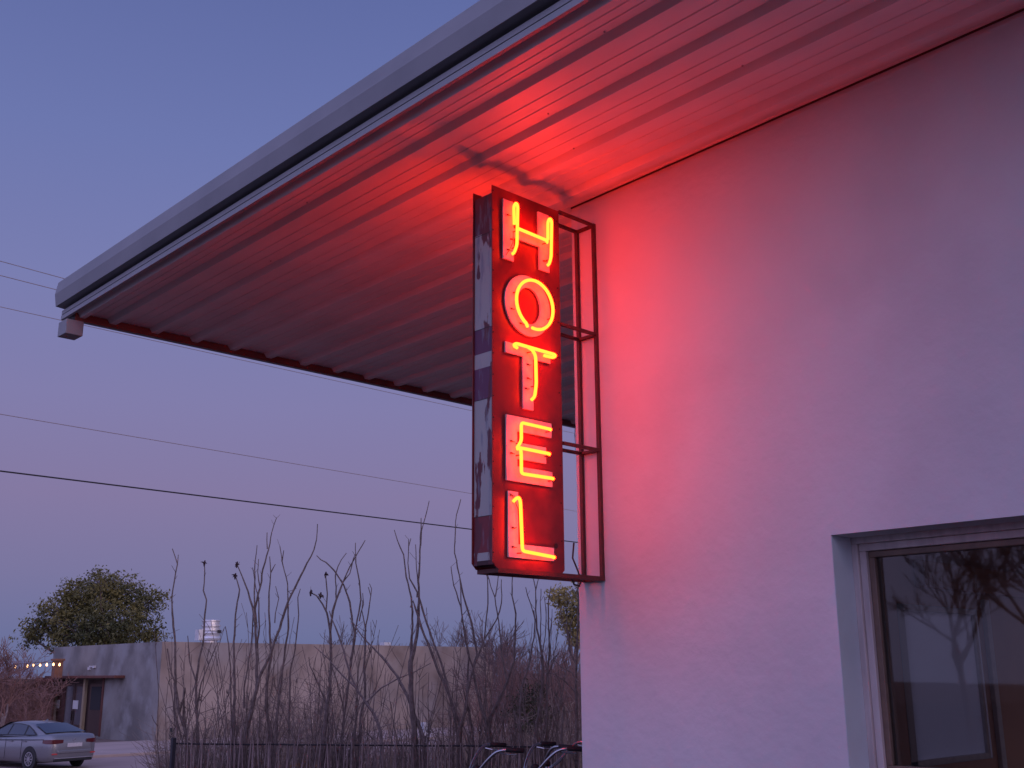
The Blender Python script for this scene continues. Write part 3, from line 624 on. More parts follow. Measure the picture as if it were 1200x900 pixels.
for a in [
    (338, 24, 2.1, 1.0, 110, 'twig', 51, 'dense grey twiggy shrub behind the fence under the long leaning stalk'),
    (232, 26, 1.9, 1.0, 70, 'twig', 52, 'thin twiggy shrub behind the left end of the fence'),
    (268, 25, 2.0, 1.0, 70, 'twig', 53, 'thin twiggy shrub behind the fence below the roof vent'),
    (395, 25, 2.1, 1.0, 90, 'twig', 54, 'twiggy shrub behind the fence at the foot of the stalk with dry heads'),
    (440, 27, 1.9, 1.1, 70, 'twig_red', 55, 'reddish twiggy shrub behind the middle of the fence'),
    (522, 28, 1.8, 1.1, 70, 'twig', 56, 'twiggy shrub behind the fence right of the white marker box'),
    (560, 30, 2.4, 1.3, 90, 'twig_red', 57, 'reddish dry shrub before the right end of the tan wall'),
    (598, 44, 4.0, 2.2, 170, 'twig_red', 58, 'big reddish brown thicket just past the end of the tan wall'),
    (640, 46, 4.2, 2.4, 190, 'twig_red', 59, 'big brown thicket behind the dark evergreen shrub'),
    (682, 42, 4.0, 2.2, 170, 'twig_red', 60, 'brown thicket against the hotel corner'),
    (655, 26, 2.3, 1.0, 90, 'twig', 61, 'grey twiggy shrub between the dark evergreen and the hotel corner'),
    (210, 28, 2.3, .9, 50, 'twig', 66, 'sparse twiggy shrub beyond the left fence post'),
    (305, 22, 1.7, .9, 70, 'twig', 67, 'low twiggy shrub right behind the fence under the biggest left clump'),
    (365, 30, 3.2, 1.3, 90, 'twig_far', 68, 'taller hazy shrub in front of the tan wall left of the dry heads'),
    (470, 23, 1.8, .9, 70, 'twig', 69, 'low twiggy shrub right behind the fence left of the tallest clump'),
    (540, 23, 1.7, .8, 60, 'twig', 70, 'low twiggy shrub right behind the fence below the sign'),
    (590, 26, 1.8, .9, 70, 'twig', 62, 'twiggy shrub behind the fence left of the dark evergreen'),
    (20, 54, 3.3, 1.7, 150, 'twig_red', 65, 'tall hazy reddish bush over the shed roof behind the car'),
    (38, 50, 1.9, 1.2, 80, 'twig_red', 63, 'reddish dry bush against the timber shed behind the car'),
    (300, 46, 2.0, 1.6, 60, 'twig_far', 64, 'low pale twiggy bush at the foot of the tan wall below the big clump'),
]: shrub(*a)
# patches of orange dry leaves
for px_, s_, sd, lab in ((302, 20.5, 71, 'orange dry leafy plant behind the fence under the big left stalk clump'), (366, 20.5, 72, 'yellow-orange dry leafy plant behind the fence at the stalk with dry heads')):
    mb = MB(); rg = random.Random(sd); b = ground_at(px_, s_)
    for k in range(10): mb.tube([b, b+Vector((rg.gauss(0, .12), rg.gauss(0, .12), .5)), b+Vector((rg.gauss(0, .2), rg.gauss(0, .2), rg.uniform(.7, 1.05)))], [.008, .006, .004], 3, False)
    leaf_quads(mb, b+Vector((0, 0, .75)), 110, .30, .10, rg); tag(mb.build('dry_leaf_plant', M['dry_leaf'], base=b, recalc=False), lab, 'plant', 'dry leafy plants behind the fence')

# ------------------------------------------------------------------ stick fence
FA, FB_ = Vector((9.02, 17.26, 0)), Vector((14.6, 8.75, 0))
ftop = lambda t: .74
fence = empty('stick_fence', (11, 14, -.45), 'low fence of thin upright sticks with a dark top rail', 'fence')
rg = random.Random(5); mb = MB(); n = 165; L = (FB_-FA).length; du = (FB_-FA).normalized(); dn = Vector((-du.y, du.x, 0))
for k in range(n):
    t = (k+rg.uniform(-.35, .35))/n; t = max(0, t); p = FA.lerp(FB_, t) + dn*rg.uniform(-.02, .02); zb = gz(p.x, p.y)
    h = .74 + (rg.uniform(-.06, .03) if rg.random() < .72 else rg.uniform(.03, .22)); r = rg.uniform(.006, .015)
    l1, l2 = rg.gauss(0, .02), rg.gauss(0, .03)
    mb.tube([p+Vector((0, 0, zb-.1)), p+du*l1+Vector((0, 0, (zb+h)/2)), p+du*l2+Vector((0, 0, h))], [r*1.1, r, r*.75], 5)
mb.build('picket_panel', M['picket'], fence)
mb = MB(); pr_ = [FA.lerp(FB_, k/24) + dn*.035 + Vector((0, 0, .705+rg.uniform(-.006, .006))) for k in range(25)]; mb.tube(pr_, .013, 5)
pr_ = [FA.lerp(FB_, k/24) + dn*.035 + Vector((0, 0, .18+rg.uniform(-.01, .01))) for k in range(25)]; mb.tube(pr_, .010, 5); mb.build('rail', M['rail'], fence)
for t in (0, .30, .62, .95):
    p = FA.lerp(FB_, t) - dn*.03; MB().bar((p.x, p.y, gz(p.x, p.y)-.2), (p.x, p.y, .76 if t else .80), .04 if t else .06).build('post', M['post' if t == 0 else 'bark'], fence)

# ------------------------------------------------------------------ ocotillo stalks, traced stem by stem in front of and behind the fence
PL = []
def plant(label, s, stems, flowers=(), pale=False, low=9): PL.append((label, s, stems, flowers, pale, low))
plant('forked thin stalk at the left end of the fence', 17.9, [
  [(222,900),(218,860),(210,836),(206,804),(205,750),(202,719),(201.3,700),(204.5,680),(208,661),(202,643)], [(205,800,2),(200,785),(196,760,2)], [(210,836,3),(216,815),(217,806,2)], [(218,860,4),(215,840),(216,808,3)], [(208,661,1.5),(209,650,1)], [(214,870,3),(205,835),(204,800,2)]], low=12)
plant('single straight stalk tipped by a dry flower head, left of the roof vent', 18.1, [
  [(233,900),(232,860),(230,832),(230,800),(233,774),(238,754),(240,720),(242,703),(238.3,692),(239.7,675),(239.5,661)], [(230,800,2.5),(222,775),(220,745,1.2)], [(230,832,2.5),(236,800),(248,770),(256,752,1)]], [(239.5,660)], low=9)
plant('slim stalk with a curled tip right of the roof vent', 17.4, [
  [(272,900),(274,840),(275,800),(274,760),(276,720),(280.7,691),(278,681),(276,675)], [(272,880,2.5),(270,790),(268,756),(264,734,1.2)]], [(275.5,675)], low=10)
plant('big many-branched stalk clump rising from the left half of the fence', 17.0, [
  [(286,900,8),(287,876),(289,856),(295,832),(301,808),(304,794),(318,764),(332,722),(338,704),(356,668),(368,644),(371,632),(372,614,1.2)],
  [(301,808,5),(301,780),(300,750),(298.7,713),(305,688),(308,667),(314.7,644),(318.7,623),(324,607,1.2)],
  [(299,730,4),(296,711),(290.7,693),(284,676),(278,662,1.5)], [(298.5,716,2.6),(298,693),(298.7,661),(301.3,639,1.2)], [(313.3,643,2),(313,624,1.3)],
  [(286,830,3),(286,806),(289,790),(294,760),(296,735),(297,715,2)], [(301,760,3),(304,735),(303,700),(300,690),(296,665,1)], [(305,690,2),(302,670),(303,655,1)]], [(277.5,661.5)], low=14)
plant('stalk clump with upright forked tips, right beside the biggest left clump', 17.6, [
  [(320,900,6),(318,860),(312,832),(313,800),(318,764),(316,742),(315,715),(315.3,693),(317.3,671),(316,652,1.2)], [(317.3,671,2),(322.7,661,1)],
  [(322,900,5),(323,860),(326,826),(330,796),(334,760),(338,736),(337.6,712),(337,684),(331,660),(328,640,1.2)], [(330.7,657,1.8),(332.5,645,1)], [(322,730,2),(322.7,719),(326.7,701),(323,687,1)],
  [(338,900,3),(340,788),(346,760),(350,720),(349,700),(352,690,1)]], low=14)
plant('stalk clump with drooping dry heads and wide curving arms', 17.2, [
  [(377,900,8),(379,863),(381.6,847),(383.4,825),(387,802),(388,776),(387,740),(383,718),(378,708),(371,698),(364,694.6,1.5)],
  [(382,716,2.4),(383.6,696),(382.5,684),(381.6,674,1.4)], [(387,740,4),(390,716),(394,703),(402,682),(410,664),(417,652),(428,633,1.2)], [(394,703,2.2),(393,674),(396,664),(400,656),(406,648,1.2)], [(402,682,2),(410,672),(414,655),(417,648,1)],
  [(411,781,4),(416,742),(413,730),(410,706),(403,686),(392,669),(382,659),(376,656),(371,651,1.3)], [(374,701,1.8),(368,696),(372,700,1)], [(379,700,1.8),(376,698),(374,697,1.6)],
  [(383,825,3),(370,795),(363,780),(362,770,1)]], [(364,694.5), (375.5,697.5), (381.5,673.5)], low=14)
plant('slender stalk with a long straight tip right of the dry heads', 17.7, [
  [(401,900,5),(401,864),(403,840),(406.5,815),(411,781),(416,742),(423,702),(421,680),(417,660),(416.6,636,1.2)], [(421,728,2),(426,708),(425,695,1)], [(404,840,2.5),(398,810),(392,790),(388,778,1)]], low=12)
plant('stalk with a short twin tip between the curving arms and the tallest clump', 17.3, [
  [(420,900,5),(422.5,840),(428,816),(427,776),(428,751),(428,740),(432,716),(434.5,698),(431.6,688,1.2)], [(434.5,699,1.5),(435.5,690),(433,684,1)], [(427,790,2),(432,770),(436,760,1)], [(429,740,2),(424,715),(425,704,1)]], low=12)
plant('grey weathered stalk leaning down to the right across the clumps', 16.6, [
  [(448,900,6),(446,858),(438.5,837),(429.6,825),(417,806),(410,788),(397.6,747),(391,730),(386,716,1.5)], [(428,824,3),(447,806),(467,795),(486.5,787),(505,777,1.2)], [(417,806,3),(400,790),(385,772),(368,757,1.2)]], pale=True, low=6)
plant('long straight stalk leaning up to the left in front of the tan wall', 16.9, [
  [(498,900,7),(496,864),(486.5,839.6),(477.6,816.5),(465,791.6),(452.7,775.6),(441,763),(430,752),(419,738),(410,724,1.3)]], pale=True, low=6)
plant('tallest stalk clump, its tips reaching the power cable left of the sign', 16.8, [
  [(486,900,10),(485.6,854),(482,820),(481,776),(485,762),(488.5,745),(490,728),(491,704),(490,680),(492,654),(493.6,620),(493.4,607,1.3)], [(493,640,2),(494,622),(500,600),(503,587,1)],
  [(481,776,5),(482,758),(483,740),(483,725),(482,700),(476,676),(473,650),(466,634),(462,621,1.2)], [(489,700,3),(489,694),(480,678),(478,660),(479,632,1.2)], [(490,684,2),(488,665),(487,638,1.2)], [(479,640,1.5),(481.5,631,1)],
  [(481,712,3),(484,704),(490,722),(494,736),(504,760),(515,790),(522.5,804),(529.6,823.6),(536.7,843),(540,857),(541,900,5)],
  [(491,700,2.6),(493,706),(500,730),(509,756),(519,783),(526,812),(533,840),(537,870,4)]], low=16)
plant('tall thin stalk whose tip stands alone beside the lower sign edge', 17.3, [
  [(573,900,6),(572,864.5),(568.7,840),(561.6,820),(557,800),(554.5,783),(559,766),(552.8,730),(542,694),(538,673),(532.7,648),(533.8,612),(540,585,1.2)],
  [(555,900,5),(553.6,854),(547,825),(548,790),(549.6,768),(543,732),(540,711),(531.7,686),(528.5,664,1.3)], [(541,716,2),(540,695),(538.5,674,1.2)], [(547,825,3),(544,812),(542,801,1.6)]], low=14)
plant('crossing stalk clump below the left corner of the sign', 16.9, [
  [(537,900,6),(538.5,854),(545.6,832.5),(548,811),(554.5,783),(561,767),(567.5,749),(582,726),(587.6,706.7),(587.6,679,1.2)],
  [(554.5,783,3),(548,765),(543.8,740),(541,725,1.4)], [(567.5,748,2.4),(571.8,706.7),(570.7,673),(569,668,1.2)]], low=12)
plant('straight stalk clump below the letter L of the sign', 17.4, [
  [(573,900,7),(573,855.6),(575.8,838),(586.5,816.5),(594.5,798.7),(602.5,775.6),(604,740),(604.5,719),(600,698),(600,668,1.4)],
  [(593.6,797,3),(588,766.7),(585.6,740),(584.4,728),(580,700),(575,687),(569.7,665,1.2)], [(580.5,699,2),(583,684),(585,665,1.2)], [(573,860,3),(566,840),(563,815),(560,800,1)]], low=12)
plant('stalk clump with many upright tips below the sign frame', 17.0, [
  [(625,900,7),(628.3,854),(633.7,825),(636,799),(635.4,772),(633,755),(628.8,736),(627.7,715),(627.7,690),(623.5,672,1.3)], [(627.7,692,2),(630,682),(632,675,1.1)], [(627.7,728,2),(622,708),(618,697),(616,688,1.1)],
  [(610.5,900,5),(610.5,864),(609.6,829),(611.4,806),(620,779),(626,747),(627,728),(625.5,715,1.5)], [(633,752,2),(634,725),(633,705),(634,690,1)], [(634,775,2),(639,745),(640,720),(638,700,1)]], low=14)
plant('single upright stalk between the sign frame and the hotel corner', 17.5, [
  [(640,900,5),(640.8,825),(641.7,793),(644,758),(642.8,735),(642.5,707),(645.7,687,1.2)], [(642,790,2),(650,772),(655,765,1)]], low=9)
plant('arching stalks brushing the hotel corner', 16.6, [
  [(676,900,6),(676,840),(675,800),(675.5,776),(677,740),(677.5,700),(677,684,1.5)], [(675,778,3),(667.5,763),(664.8,740),(664,722,1.2)], [(678,815,2.6),(663,799),(650.6,790),(638,788,1.1)], [(677,799,2.4),(670,788),(658,782),(648,772,1.1)],
  [(657.5,900,5),(658.6,854),(661,829),(656,820),(652,816.5,1.4)]], low=14)
rg = random.Random(17)
for label, s, stems, flowers, pale, low in PL:
    x0 = stems[0][0][0]; s = 18.69 - (x0-205)*.00310 + .3 + (s-16.6)*.45; b = ground_at(x0, s); mb = MB(); tops = []
    for si, st in enumerate(stems):
        w0 = st[0][2] if len(st[0]) > 2 else (5.0 if si == 0 else 3.2); w1 = st[-1][2] if len(st[-1]) > 2 else 1.3
        dep = s + (0 if si == 0 else rg.uniform(-.10, .10)); n_ = len(st); pts = []; rr = []
        drift = rg.uniform(-.25, .25)
        for i, q in enumerate(st):
            f = i/(n_-1); pts.append(at(q[0], q[1], dep + drift*f*(1 if si == 0 else .6))); w = w0 + (w1-w0)*f**.8; rr.append(max(.0058, w*.37*s/FPX))
        if st[0][1] >= 895:
            g_ = pts[0].copy(); g_.z = gz(g_.x, g_.y) - .1; pts.insert(0, g_); rr.insert(0, rr[0]*1.15)
        # refine with small knobbly kinks
        P2, R2 = [], []
        for a, c, ra, rc in zip(pts, pts[1:], rr, rr[1:]):
            k = max(1, int((c-a).length/.10))
            for j in range(k):
                t = j/k; wob = Vector((rg.gauss(0, 1), rg.gauss(0, 1), 0))*.004*(1 if j else 0); P2.append(a.lerp(c, t)+wob); R2.append((ra+(rc-ra)*t)*rg.uniform(.88, 1.14))
        P2.append(pts[-1]); R2.append(rr[-1]); mb.tube(P2, R2, 6)
        for _ in range(len(P2)//5):
            j = rg.randrange(1, len(P2)); a = rg.random()*6.28; d = Vector((math.cos(a), math.sin(a), rg.uniform(.2, 1.2))).normalized(); Ls = rg.uniform(.03, .16)
            mb.tube([P2[j], P2[j]+d*Ls*.5+Vector((0, 0, .01)), P2[j]+d*Ls+Vector((0, 0, .03))], [max(.004, R2[j]*.45), .004, .003], 4, False)
    for k in range(int(low*2.3)):     # short basal shoots
        a = rg.random()*6.28; rad = rg.uniform(.03, .28); p = b + Vector((math.cos(a)*rad, math.sin(a)*rad, 0)); p.z = gz(p.x, p.y)-.05
        h = rg.uniform(.8, 1.7) if rg.random() < .8 else rg.uniform(1.6, 2.5); lean = Vector((rg.gauss(0, .17), rg.gauss(0, .17), 1)); P2 = [p]; q = p.copy()
        for j in range(6): lean += Vector((rg.gauss(0, .10), rg.gauss(0, .10), 0)); q = q + lean.normalized()*h/6; P2.append(q.copy())
        r = rg.uniform(.006, .0125); mb.tube(P2, [r*(1-.11*j) for j in range(7)], 5)
        for _k in range(3):
            j = rg.randrange(2, 7); d = Vector((rg.gauss(0, .8), rg.gauss(0, .8), rg.uniform(.3, 1.3))).normalized()*rg.uniform(.10, .4)
            mb.tube([P2[j], P2[j]+d*.55+Vector((rg.gauss(0, .02), 0, .01)), P2[j]+d], [r*.5, r*.42, r*.3], 4, False)
    for k in range(3 if pale else 9):     # fine upright stems
        a = rg.random()*6.28; rad = rg.uniform(.02, .22); p = b + Vector((math.cos(a)*rad, math.sin(a)*rad, 0)); p.z = gz(p.x, p.y)-.05
        h = rg.uniform(1.9, 3.4); lean = Vector((rg.gauss(0, .09), rg.gauss(0, .09), 1)); P2 = [p]; q = p.copy()
        for j in range(12): lean += Vector((rg.gauss(0, .055), rg.gauss(0, .055), 0)); q = q + lean.normalized()*h/12; P2.append(q.copy())
        r = rg.uniform(.007, .012); mb.tube(P2, [max(.0042, r*(1-.055*j)) for j in range(13)], 5)
        for _k in range(4):
            j = rg.randrange(5, 12); d = Vector((rg.gauss(0, .5), rg.gauss(0, .5), rg.uniform(.5, 1.3))).normalized()*rg.uniform(.12, .5)
            mb.tube([P2[j], P2[j]+d*.5+Vector((rg.gauss(0, .02), rg.gauss(0, .02), .01)), P2[j]+d], [r*.5, r*.42, .0035], 4, False)
    nm = 'ocotillo'
    if flowers:
        t = empty(nm, b, label, 'plant', 'bare ocotillo stalks along the fence'); mb.build('stems', M['bark_pale' if pale else 'bark'], t, recalc=False)
        for fx, fy in flowers:
            c = at(fx, fy, s); fm = MB()
            fm.tube([c+Vector((0, 0, -.06)), c, c+Vector((.01, 0, .05))], [.008, .022, .010], 7)
            for _ in range(7):
                d = Vector((rg.gauss(0, 1), rg.gauss(0, 1), rg.gauss(0, .55))).normalized()*rg.uniform(.035, .07); fm.tube([c, c+d*.6+Vector((0, 0, .012)), c+d], [.011, .009, .003], 4, False)
            fm.build('dry_flower_head', M['flower'], t, recalc=False)
    else:
        tag(mb.build(nm, M['bark_pale' if pale else 'bark'], base=b, recalc=False), label, 'plant', 'bare ocotillo stalks along the fence')

# ------------------------------------------------------------------ parked car
def build_car():
    car = empty('parked_car', (0, 0, 0), 'silver blue sedan parked on the street at the left edge, seen from behind', 'car')
    # stations: x, half width, z bottom, z deck, shoulder drop
    st = [(-2.36,.62,.36,.78,.10),(-2.33,.78,.28,.98,.07),(-2.22,.86,.24,1.075,.05),(-1.95,.895,.22,1.10,.06),(-1.6,.90,.20,1.085,.09),(-1.0,.90,.19,1.06,.10),(-.3,.90,.19,1.04,.10),(.5,.90,.19,1.01,.10),(1.2,.895,.20,.99,.09),(1.7,.88,.21,.93,.10),(2.1,.84,.22,.83,.10),(2.28,.74,.25,.72,.10),(2.34,.6,.32,.62,.10)]
    mb = MB(); rings = []
    for x, w, zb, zt, sd in st:
        zs_ = zt - sd
        half = [(0, zb), (w*.80, zb), (w*.95, zb+.06), (w*.985, zb+.20), (w, (zb+zs_)*.5+.05), (w*.985, zs_-.10), (w*.955, zs_-.02), (w*.88, zs_+sd*.6), (w*.6, zt-.005), (0, zt)]
        ring = [(x, y, z) for y, z in half] + [(x, -y, z) for y, z in half[-2:0:-1]]
        rings.append([mb.bm.verts.new(p) for p in ring])
    for a, b in zip(rings, rings[1:]):
        n = len(a)
        for k in range(n): mb.bm.faces.new((a[k], a[(k+1)%n], b[(k+1)%n], b[k]))
    mb.bm.faces.new(rings[0]); mb.bm.faces.new(rings[-1][::-1])
    body = mb.build('body', M['car_paint'], car, smooth=True)
    # cabin
    bw, tw = .81, .60; xb0, xb1, xt0, xt1, zb, zt = -1.88, 1.30, -.82, .38, 1.0, 1.40
    mb = MB(); rows = []
    for f, extra in ((0, 0), (1, 0)):
        pass
    prof = [(-1.98,1.06,.74,.74),(-1.40,1.25,.80,.655),(-.82,1.40,.81,.60),(-.30,1.452,.81,.59),(.10,1.445,.81,.59),(.42,1.40,.81,.60),(.85,1.22,.81,.69),(1.32,1.0,.80,.79)]
    for x, z, w0, w1 in prof:
        zl = 1.0; ring = [(-w0, zl), (-w1-.005, z-.05), (-w1*.80, z-.005), (0, z+.012), (w1*.80, z-.005), (w1+.005, z-.05), (w0, zl)]
        rows.append([mb.bm.verts.new((x, y, max(zz, zl-.02))) for y, zz in ring])
    for a, b in zip(rows, rows[1:]):
        for k in range(len(a)-1): mb.bm.faces.new((a[k], a[k+1], b[k+1], b[k]))
    mb.bm.faces.new(rows[0][::-1]); mb.bm.faces.new(rows[-1])
    mb.build('cabin', M['car_paint'], car, smooth=True)
    # rear window follows the sloped back
    def rear(t, s): # t up, s across
        x = -1.90 + t*.98; z = 1.088 + t*.298; w = .73 - t*.17; return Vector((x-.012, s*w, z+.022))
    mb = MB(); n = 6
    g = [[mb.bm.verts.new(rear(.04+.88*i/n, -1+2*j/n) + Vector((0, 0, .018*(1-((j/n)*2-1)**2)))) for j in range(n+1)] for i in range(n+1)]
    for i in range(n):
        for j in range(n): mb.bm.faces.new((g[i][j], g[i][j+1], g[i+1][j+1], g[i+1][j]))
    mb.build('rear_window', M['car_glass'], car, smooth=True)
    mb = MB(); g = [[mb.bm.verts.new((.42+.90*i/4+.02, (-1+2*j/4)*(.56+.16*i/4), 1.405-.385*i/4+.02)) for j in range(5)] for i in range(5)]
    for i in range(4):
        for j in range(4): mb.bm.faces.new((g[i][j], g[i][j+1], g[i+1][j+1], g[i+1][j]))
    mb.build('windscreen', M['car_glass'], car, smooth=True)
    for sgn in (-1, 1):
        def sw(x, z):
            t = (z-1.0)/.38; return (x, sgn*(.822 - t*.205 + .012), z)
        trim = MB(); trim.face([sw(a, b2) for a, b2 in ((1.10,1.02),(-1.52,1.05),(-1.22,1.20),(-.80,1.345),(-.30,1.395),(.15,1.39),(.42,1.34))]); trim.build('window_trim', M['car_trim'], car)
        for poly in ([(1.0,1.04),(.14,1.045),(.12,1.36),(.38,1.325)], [(.06,1.045),(-.80,1.055),(-.74,1.33),(-.30,1.37),(.04,1.365)], [(-.88,1.06),(-1.40,1.07),(-1.15,1.19),(-.84,1.305)]):
            mb = MB(); mb.face([(p[0], p[1]+sgn*.006, p[2]) for p in (sw(*q) for q in poly)]); mb.build('side_window', M['car_glass'], car)
        # shoulder crease and sill strip
        mb = MB(); mb.tube([(x, sgn*y, z) for x, y, z in ((-2.0,.888,.93),(-1.4,.905,.915),(-.3,.907,.895),(.9,.905,.865),(1.7,.885,.82))], .010, 6); mb.build('crease', M['car_trim'], car)
        for xa in (.05, -.84):
            MB().bar((xa, sgn*.9035, .30), (xa, sgn*.897, .93), .008, .006).build('door_gap', M['car_trim'], car)
        for xa in (.0-.22, -.98): MB().bar((xa-.10, sgn*.915, .855), (xa+.10, sgn*.915, .86), .02, .03).build('door_handle', M['car_paint'], car)
        mr_ = MB(); mr_.box((.78, sgn*.90, 1.0), (.92, sgn*1.06, 1.13)); mr_.build('mirror', M['car_paint'], car, bevel=.03)
        # lights wrap the corner
        mb = MB(); z0, z1 = .80, .93
        poly = [(-1.98,.905),(-2.15,.888),(-2.27,.845),(-2.335,.79),(-2.365,.66),(-2.372,.42)]
        low = [mb.bm.verts.new((x, sgn*(y+.004), z0 + (.02 if i in (0, 5) else 0))) for i, (x, y) in enumerate(poly)]; up = [mb.bm.verts.new((x, sgn*(y-.002), z1-.015*(i == 0)-.01*(i == 5))) for i, (x, y) in enumerate(poly)]
        for i in range(5): mb.bm.faces.new((low[i], low[i+1], up[i+1], up[i]))
        mb.build('tail_light', M['tail'], car, smooth=True)
        MB().box((-2.37, sgn*.60, .47), (-2.33, sgn*.78, .51)).build('reflector', M['reflector'], car)
        for xw in (-1.32, 1.36):
            MB().disc((xw, sgn*.862, .345), (0, 1, 0), .375, .10, 28).build('wheel_arch', M['car_trim'], car)
            wh = MB().torus((xw, sgn*.83, .325), (0, 1, 0), .245, .092, 28, 8).build('wheel', M['tyre'], car, smooth=True)
            rm = MB(); rm.torus((xw, sgn*.895, .325), (0, 1, 0), .205, .022, 24, 6); rm.disc((xw, sgn*.895, .325), (0, 1, 0), .05, .05, 12)
            for k in range(10):
                a = k*.6283; rm.bar((xw, sgn*.90, .325), (xw+.2*math.cos(a), sgn*.90, .325+.2*math.sin(a)), .03, .024)
            rm.build('rim', M['alloy'], wh)
            MB().disc((xw, sgn*.872, .325), (0, 1, 0), .20, .01, 20).build('brake_disc', M['car_trim'], wh)
    # bumper, plate, lower valance, badge, fin
    MB().box((-2.405, -.62, .50), (-2.34, .62, .60)).build('bumper', M['car_paint'], car, bevel=.025)
    MB().box((-2.375, -.70, .25), (-2.30, .70, .33)).build('valance', M['car_trim'], car, bevel=.03)
    MB().box((-2.395, -.70, .345), (-2.345, .70, .37)).build('chrome_strip', M['alloy'], car, bevel=.005)
    MB().box((-2.39, -.27, .69), (-2.362, .27, .81)).build('licence_plate', M['plate'], car, bevel=.004)
    MB().torus((-2.352, 0, .905), (1, 0, .15), .045, .007, 20, 6).build('badge', M['alloy'], car)
    MB().box((-2.345, -.84, 1.0), (-2.30, .84, 1.012)).build('boot_gap', M['car_trim'], car) if False else None
    MB().extrude_poly([(-.85, -.012, 1.42), (-.62, -.012, 1.45), (-.80, -.012, 1.52)], (0, .024, 0)).build('antenna_fin', M['car_paint'], car)
    return car
car = build_car()
rr_ = on_z(71, 899, -1.1)       # under the rear axle
th = math.radians(90+12)          # heading, measured from +x
car.rotation_euler.z = th
hd = Vector((math.cos(th), math.sin(th), 0))
car.location = Vector((rr_.x, rr_.y, STZ)) + hd*1.30 + Vector((-math.sin(th), math.cos(th), 0))*.30

# ------------------------------------------------------------------ bicycles behind the hotel corner
def build_bike():
    b = empty('bicycle', (0, 0, 0), 'bicycle', 'bicycle', 'bicycles parked behind the hotel corner')
    for x in (-.55, .55):
        wh = MB().torus((x, 0, .34), (0, 1, 0), .315, .026, 36, 8).build('wheel', M['tyre'], b, smooth=True)
        sp_ = MB(); sp_.torus((x, 0, .34), (0, 1, 0), .288, .010, 32, 6); sp_.disc((x, 0, .34), (0, 1, 0), .022, .09, 10)
        for k in range(18):
            a = k*6.28319/18; sp_.tube([(x, .02*(-1)**k, .34), (x+.285*math.cos(a), 0, .34+.285*math.sin(a))], .0018, 3, False)
        sp_.build('rim', M['chrome'], wh)
    f = MB()
    f.tube([(-.10, 0, .30), (-.24, 0, .80)], .016, 8); f.tube([(-.10, 0, .30), (.32, 0, .80)], .019, 8); f.tube([(-.215, 0, .70), (.05, 0, .70), (.31, 0, .86)], .016, 8); f.tube([(.33, 0, .78), (.30, 0, .90)], .022, 8)
    for s_ in (-1, 1):
        f.tube([(-.55, s_*.055, .34), (-.10, s_*.03, .30)], .010, 6); f.tube([(-.55, s_*.055, .34), (-.225, s_*.02, .74)], .009, 6)
    f.build('frame', M['bike_paint'], b, smooth=True)
    fk = MB()
    for s_ in (-1, 1): fk.tube([(.33, s_*.045, .78), (.40, s_*.05, .62), (.55, s_*.05, .34)], .012, 8)
    fk.tube([(.33, -.05, .78), (.33, .05, .78)], .014, 8); fk.build('fork', M['bike_paint'], b, smooth=True)
    MB().tube([(.30, 0, .90), (.285, 0, 1.0), (.335, 0, 1.015)], .014, 8).build('stem', M['chrome'], b, smooth=True)
    hb = MB()
    path = [(.06, .335, 1.195), (.15, .325, 1.197), (.20, .30, 1.18), (.255, .25, 1.12), (.30, .19, 1.05), (.33, .11, 1.015), (.338, 0, 1.012)]
    path = path + [(x, -y, z) for x, y, z in path[-2::-1]]
    hb.tube(fillet([Vector(p) for p in path], .04), .0115, 8); bar = hb.build('handlebar', M['chrome'], b, smooth=True)
    for s_ in (-1, 1):
        MB().tube([(-.005, s_*.345, 1.19), (.0, s_*.3445, 1.1905), (.125, s_*.328, 1.198), (.13, s_*.327, 1.198)], [.013, .018, .018, .014], 10).build('grip', M['grip'], bar, smooth=True)
        MB().tube([(.17, s_*.30, 1.175), (.12, s_*.27, 1.165), (.04, s_*.275, 1.16)], .006, 6).build('brake_lever', M['chrome'], bar)
    MB().lathe([(.02, 0), (.034, .006), (.034, .03), (.02, .046), (.004, .05)], (.31, .10, 1.03), 12).build('bell', M['grip'], b, smooth=True)
    s2 = MB(); s2.tube([(-.24, 0, .78), (-.262, 0, .90)], .012, 8); s2.build('seat_post', M['chrome'], b)
    sd = MB(); sd.tube([(-.40, 0, .925), (-.36, 0, .94), (-.28, 0, .935), (-.18, 0, .93), (-.10, 0, .925)], [.07, .105, .085, .04, .022], 12)
    o = sd.build('saddle', M['saddle'], b, smooth=True); o.scale.z = 1
    ck = MB(); ck.torus((-.10, .06, .30), (0, 1, 0), .085, .006, 20, 6); ck.bar((-.10, .075, .30), (-.02, .075, .15), .02); ck.bar((-.10, -.075, .30), (-.18, -.075, .45), .02); ck.box((-.06, .08, .135), (.03, .17, .16)); ck.box((-.22, -.17, .44), (-.13, -.08, .465)); ck.build('crank', M['chrome'], b)
    return b
bike = build_bike()
bh = math.atan2(-_r0.y, -_r0.x)      # heading: to the left of the picture
for i, (gx, gy, s_, da, label) in enumerate([
    (584, 868, 9.2, .2, 'leftmost of three bicycles behind the hotel corner, swept chrome bars with black grips'),
    (643, 873, 9.3, .28, 'middle bicycle of three behind the hotel corner, its grips just left of the wall'),
    (694, 884, 9.5, -.35, 'bicycle mostly hidden behind the hotel corner, only its chrome bar showing')]):
    o = bike if i == 0 else copy_tree(bike)
    o['label'] = label; a = bh + da; o.rotation_euler.z = a
    target = at(gx, gy, s_)                     # middle of the far (right-hand) grip
    lx, ly = .06, -.335
    o.location = (target.x - (lx*math.cos(a) - ly*math.sin(a)), target.y - (lx*math.sin(a) + ly*math.cos(a)), .02)

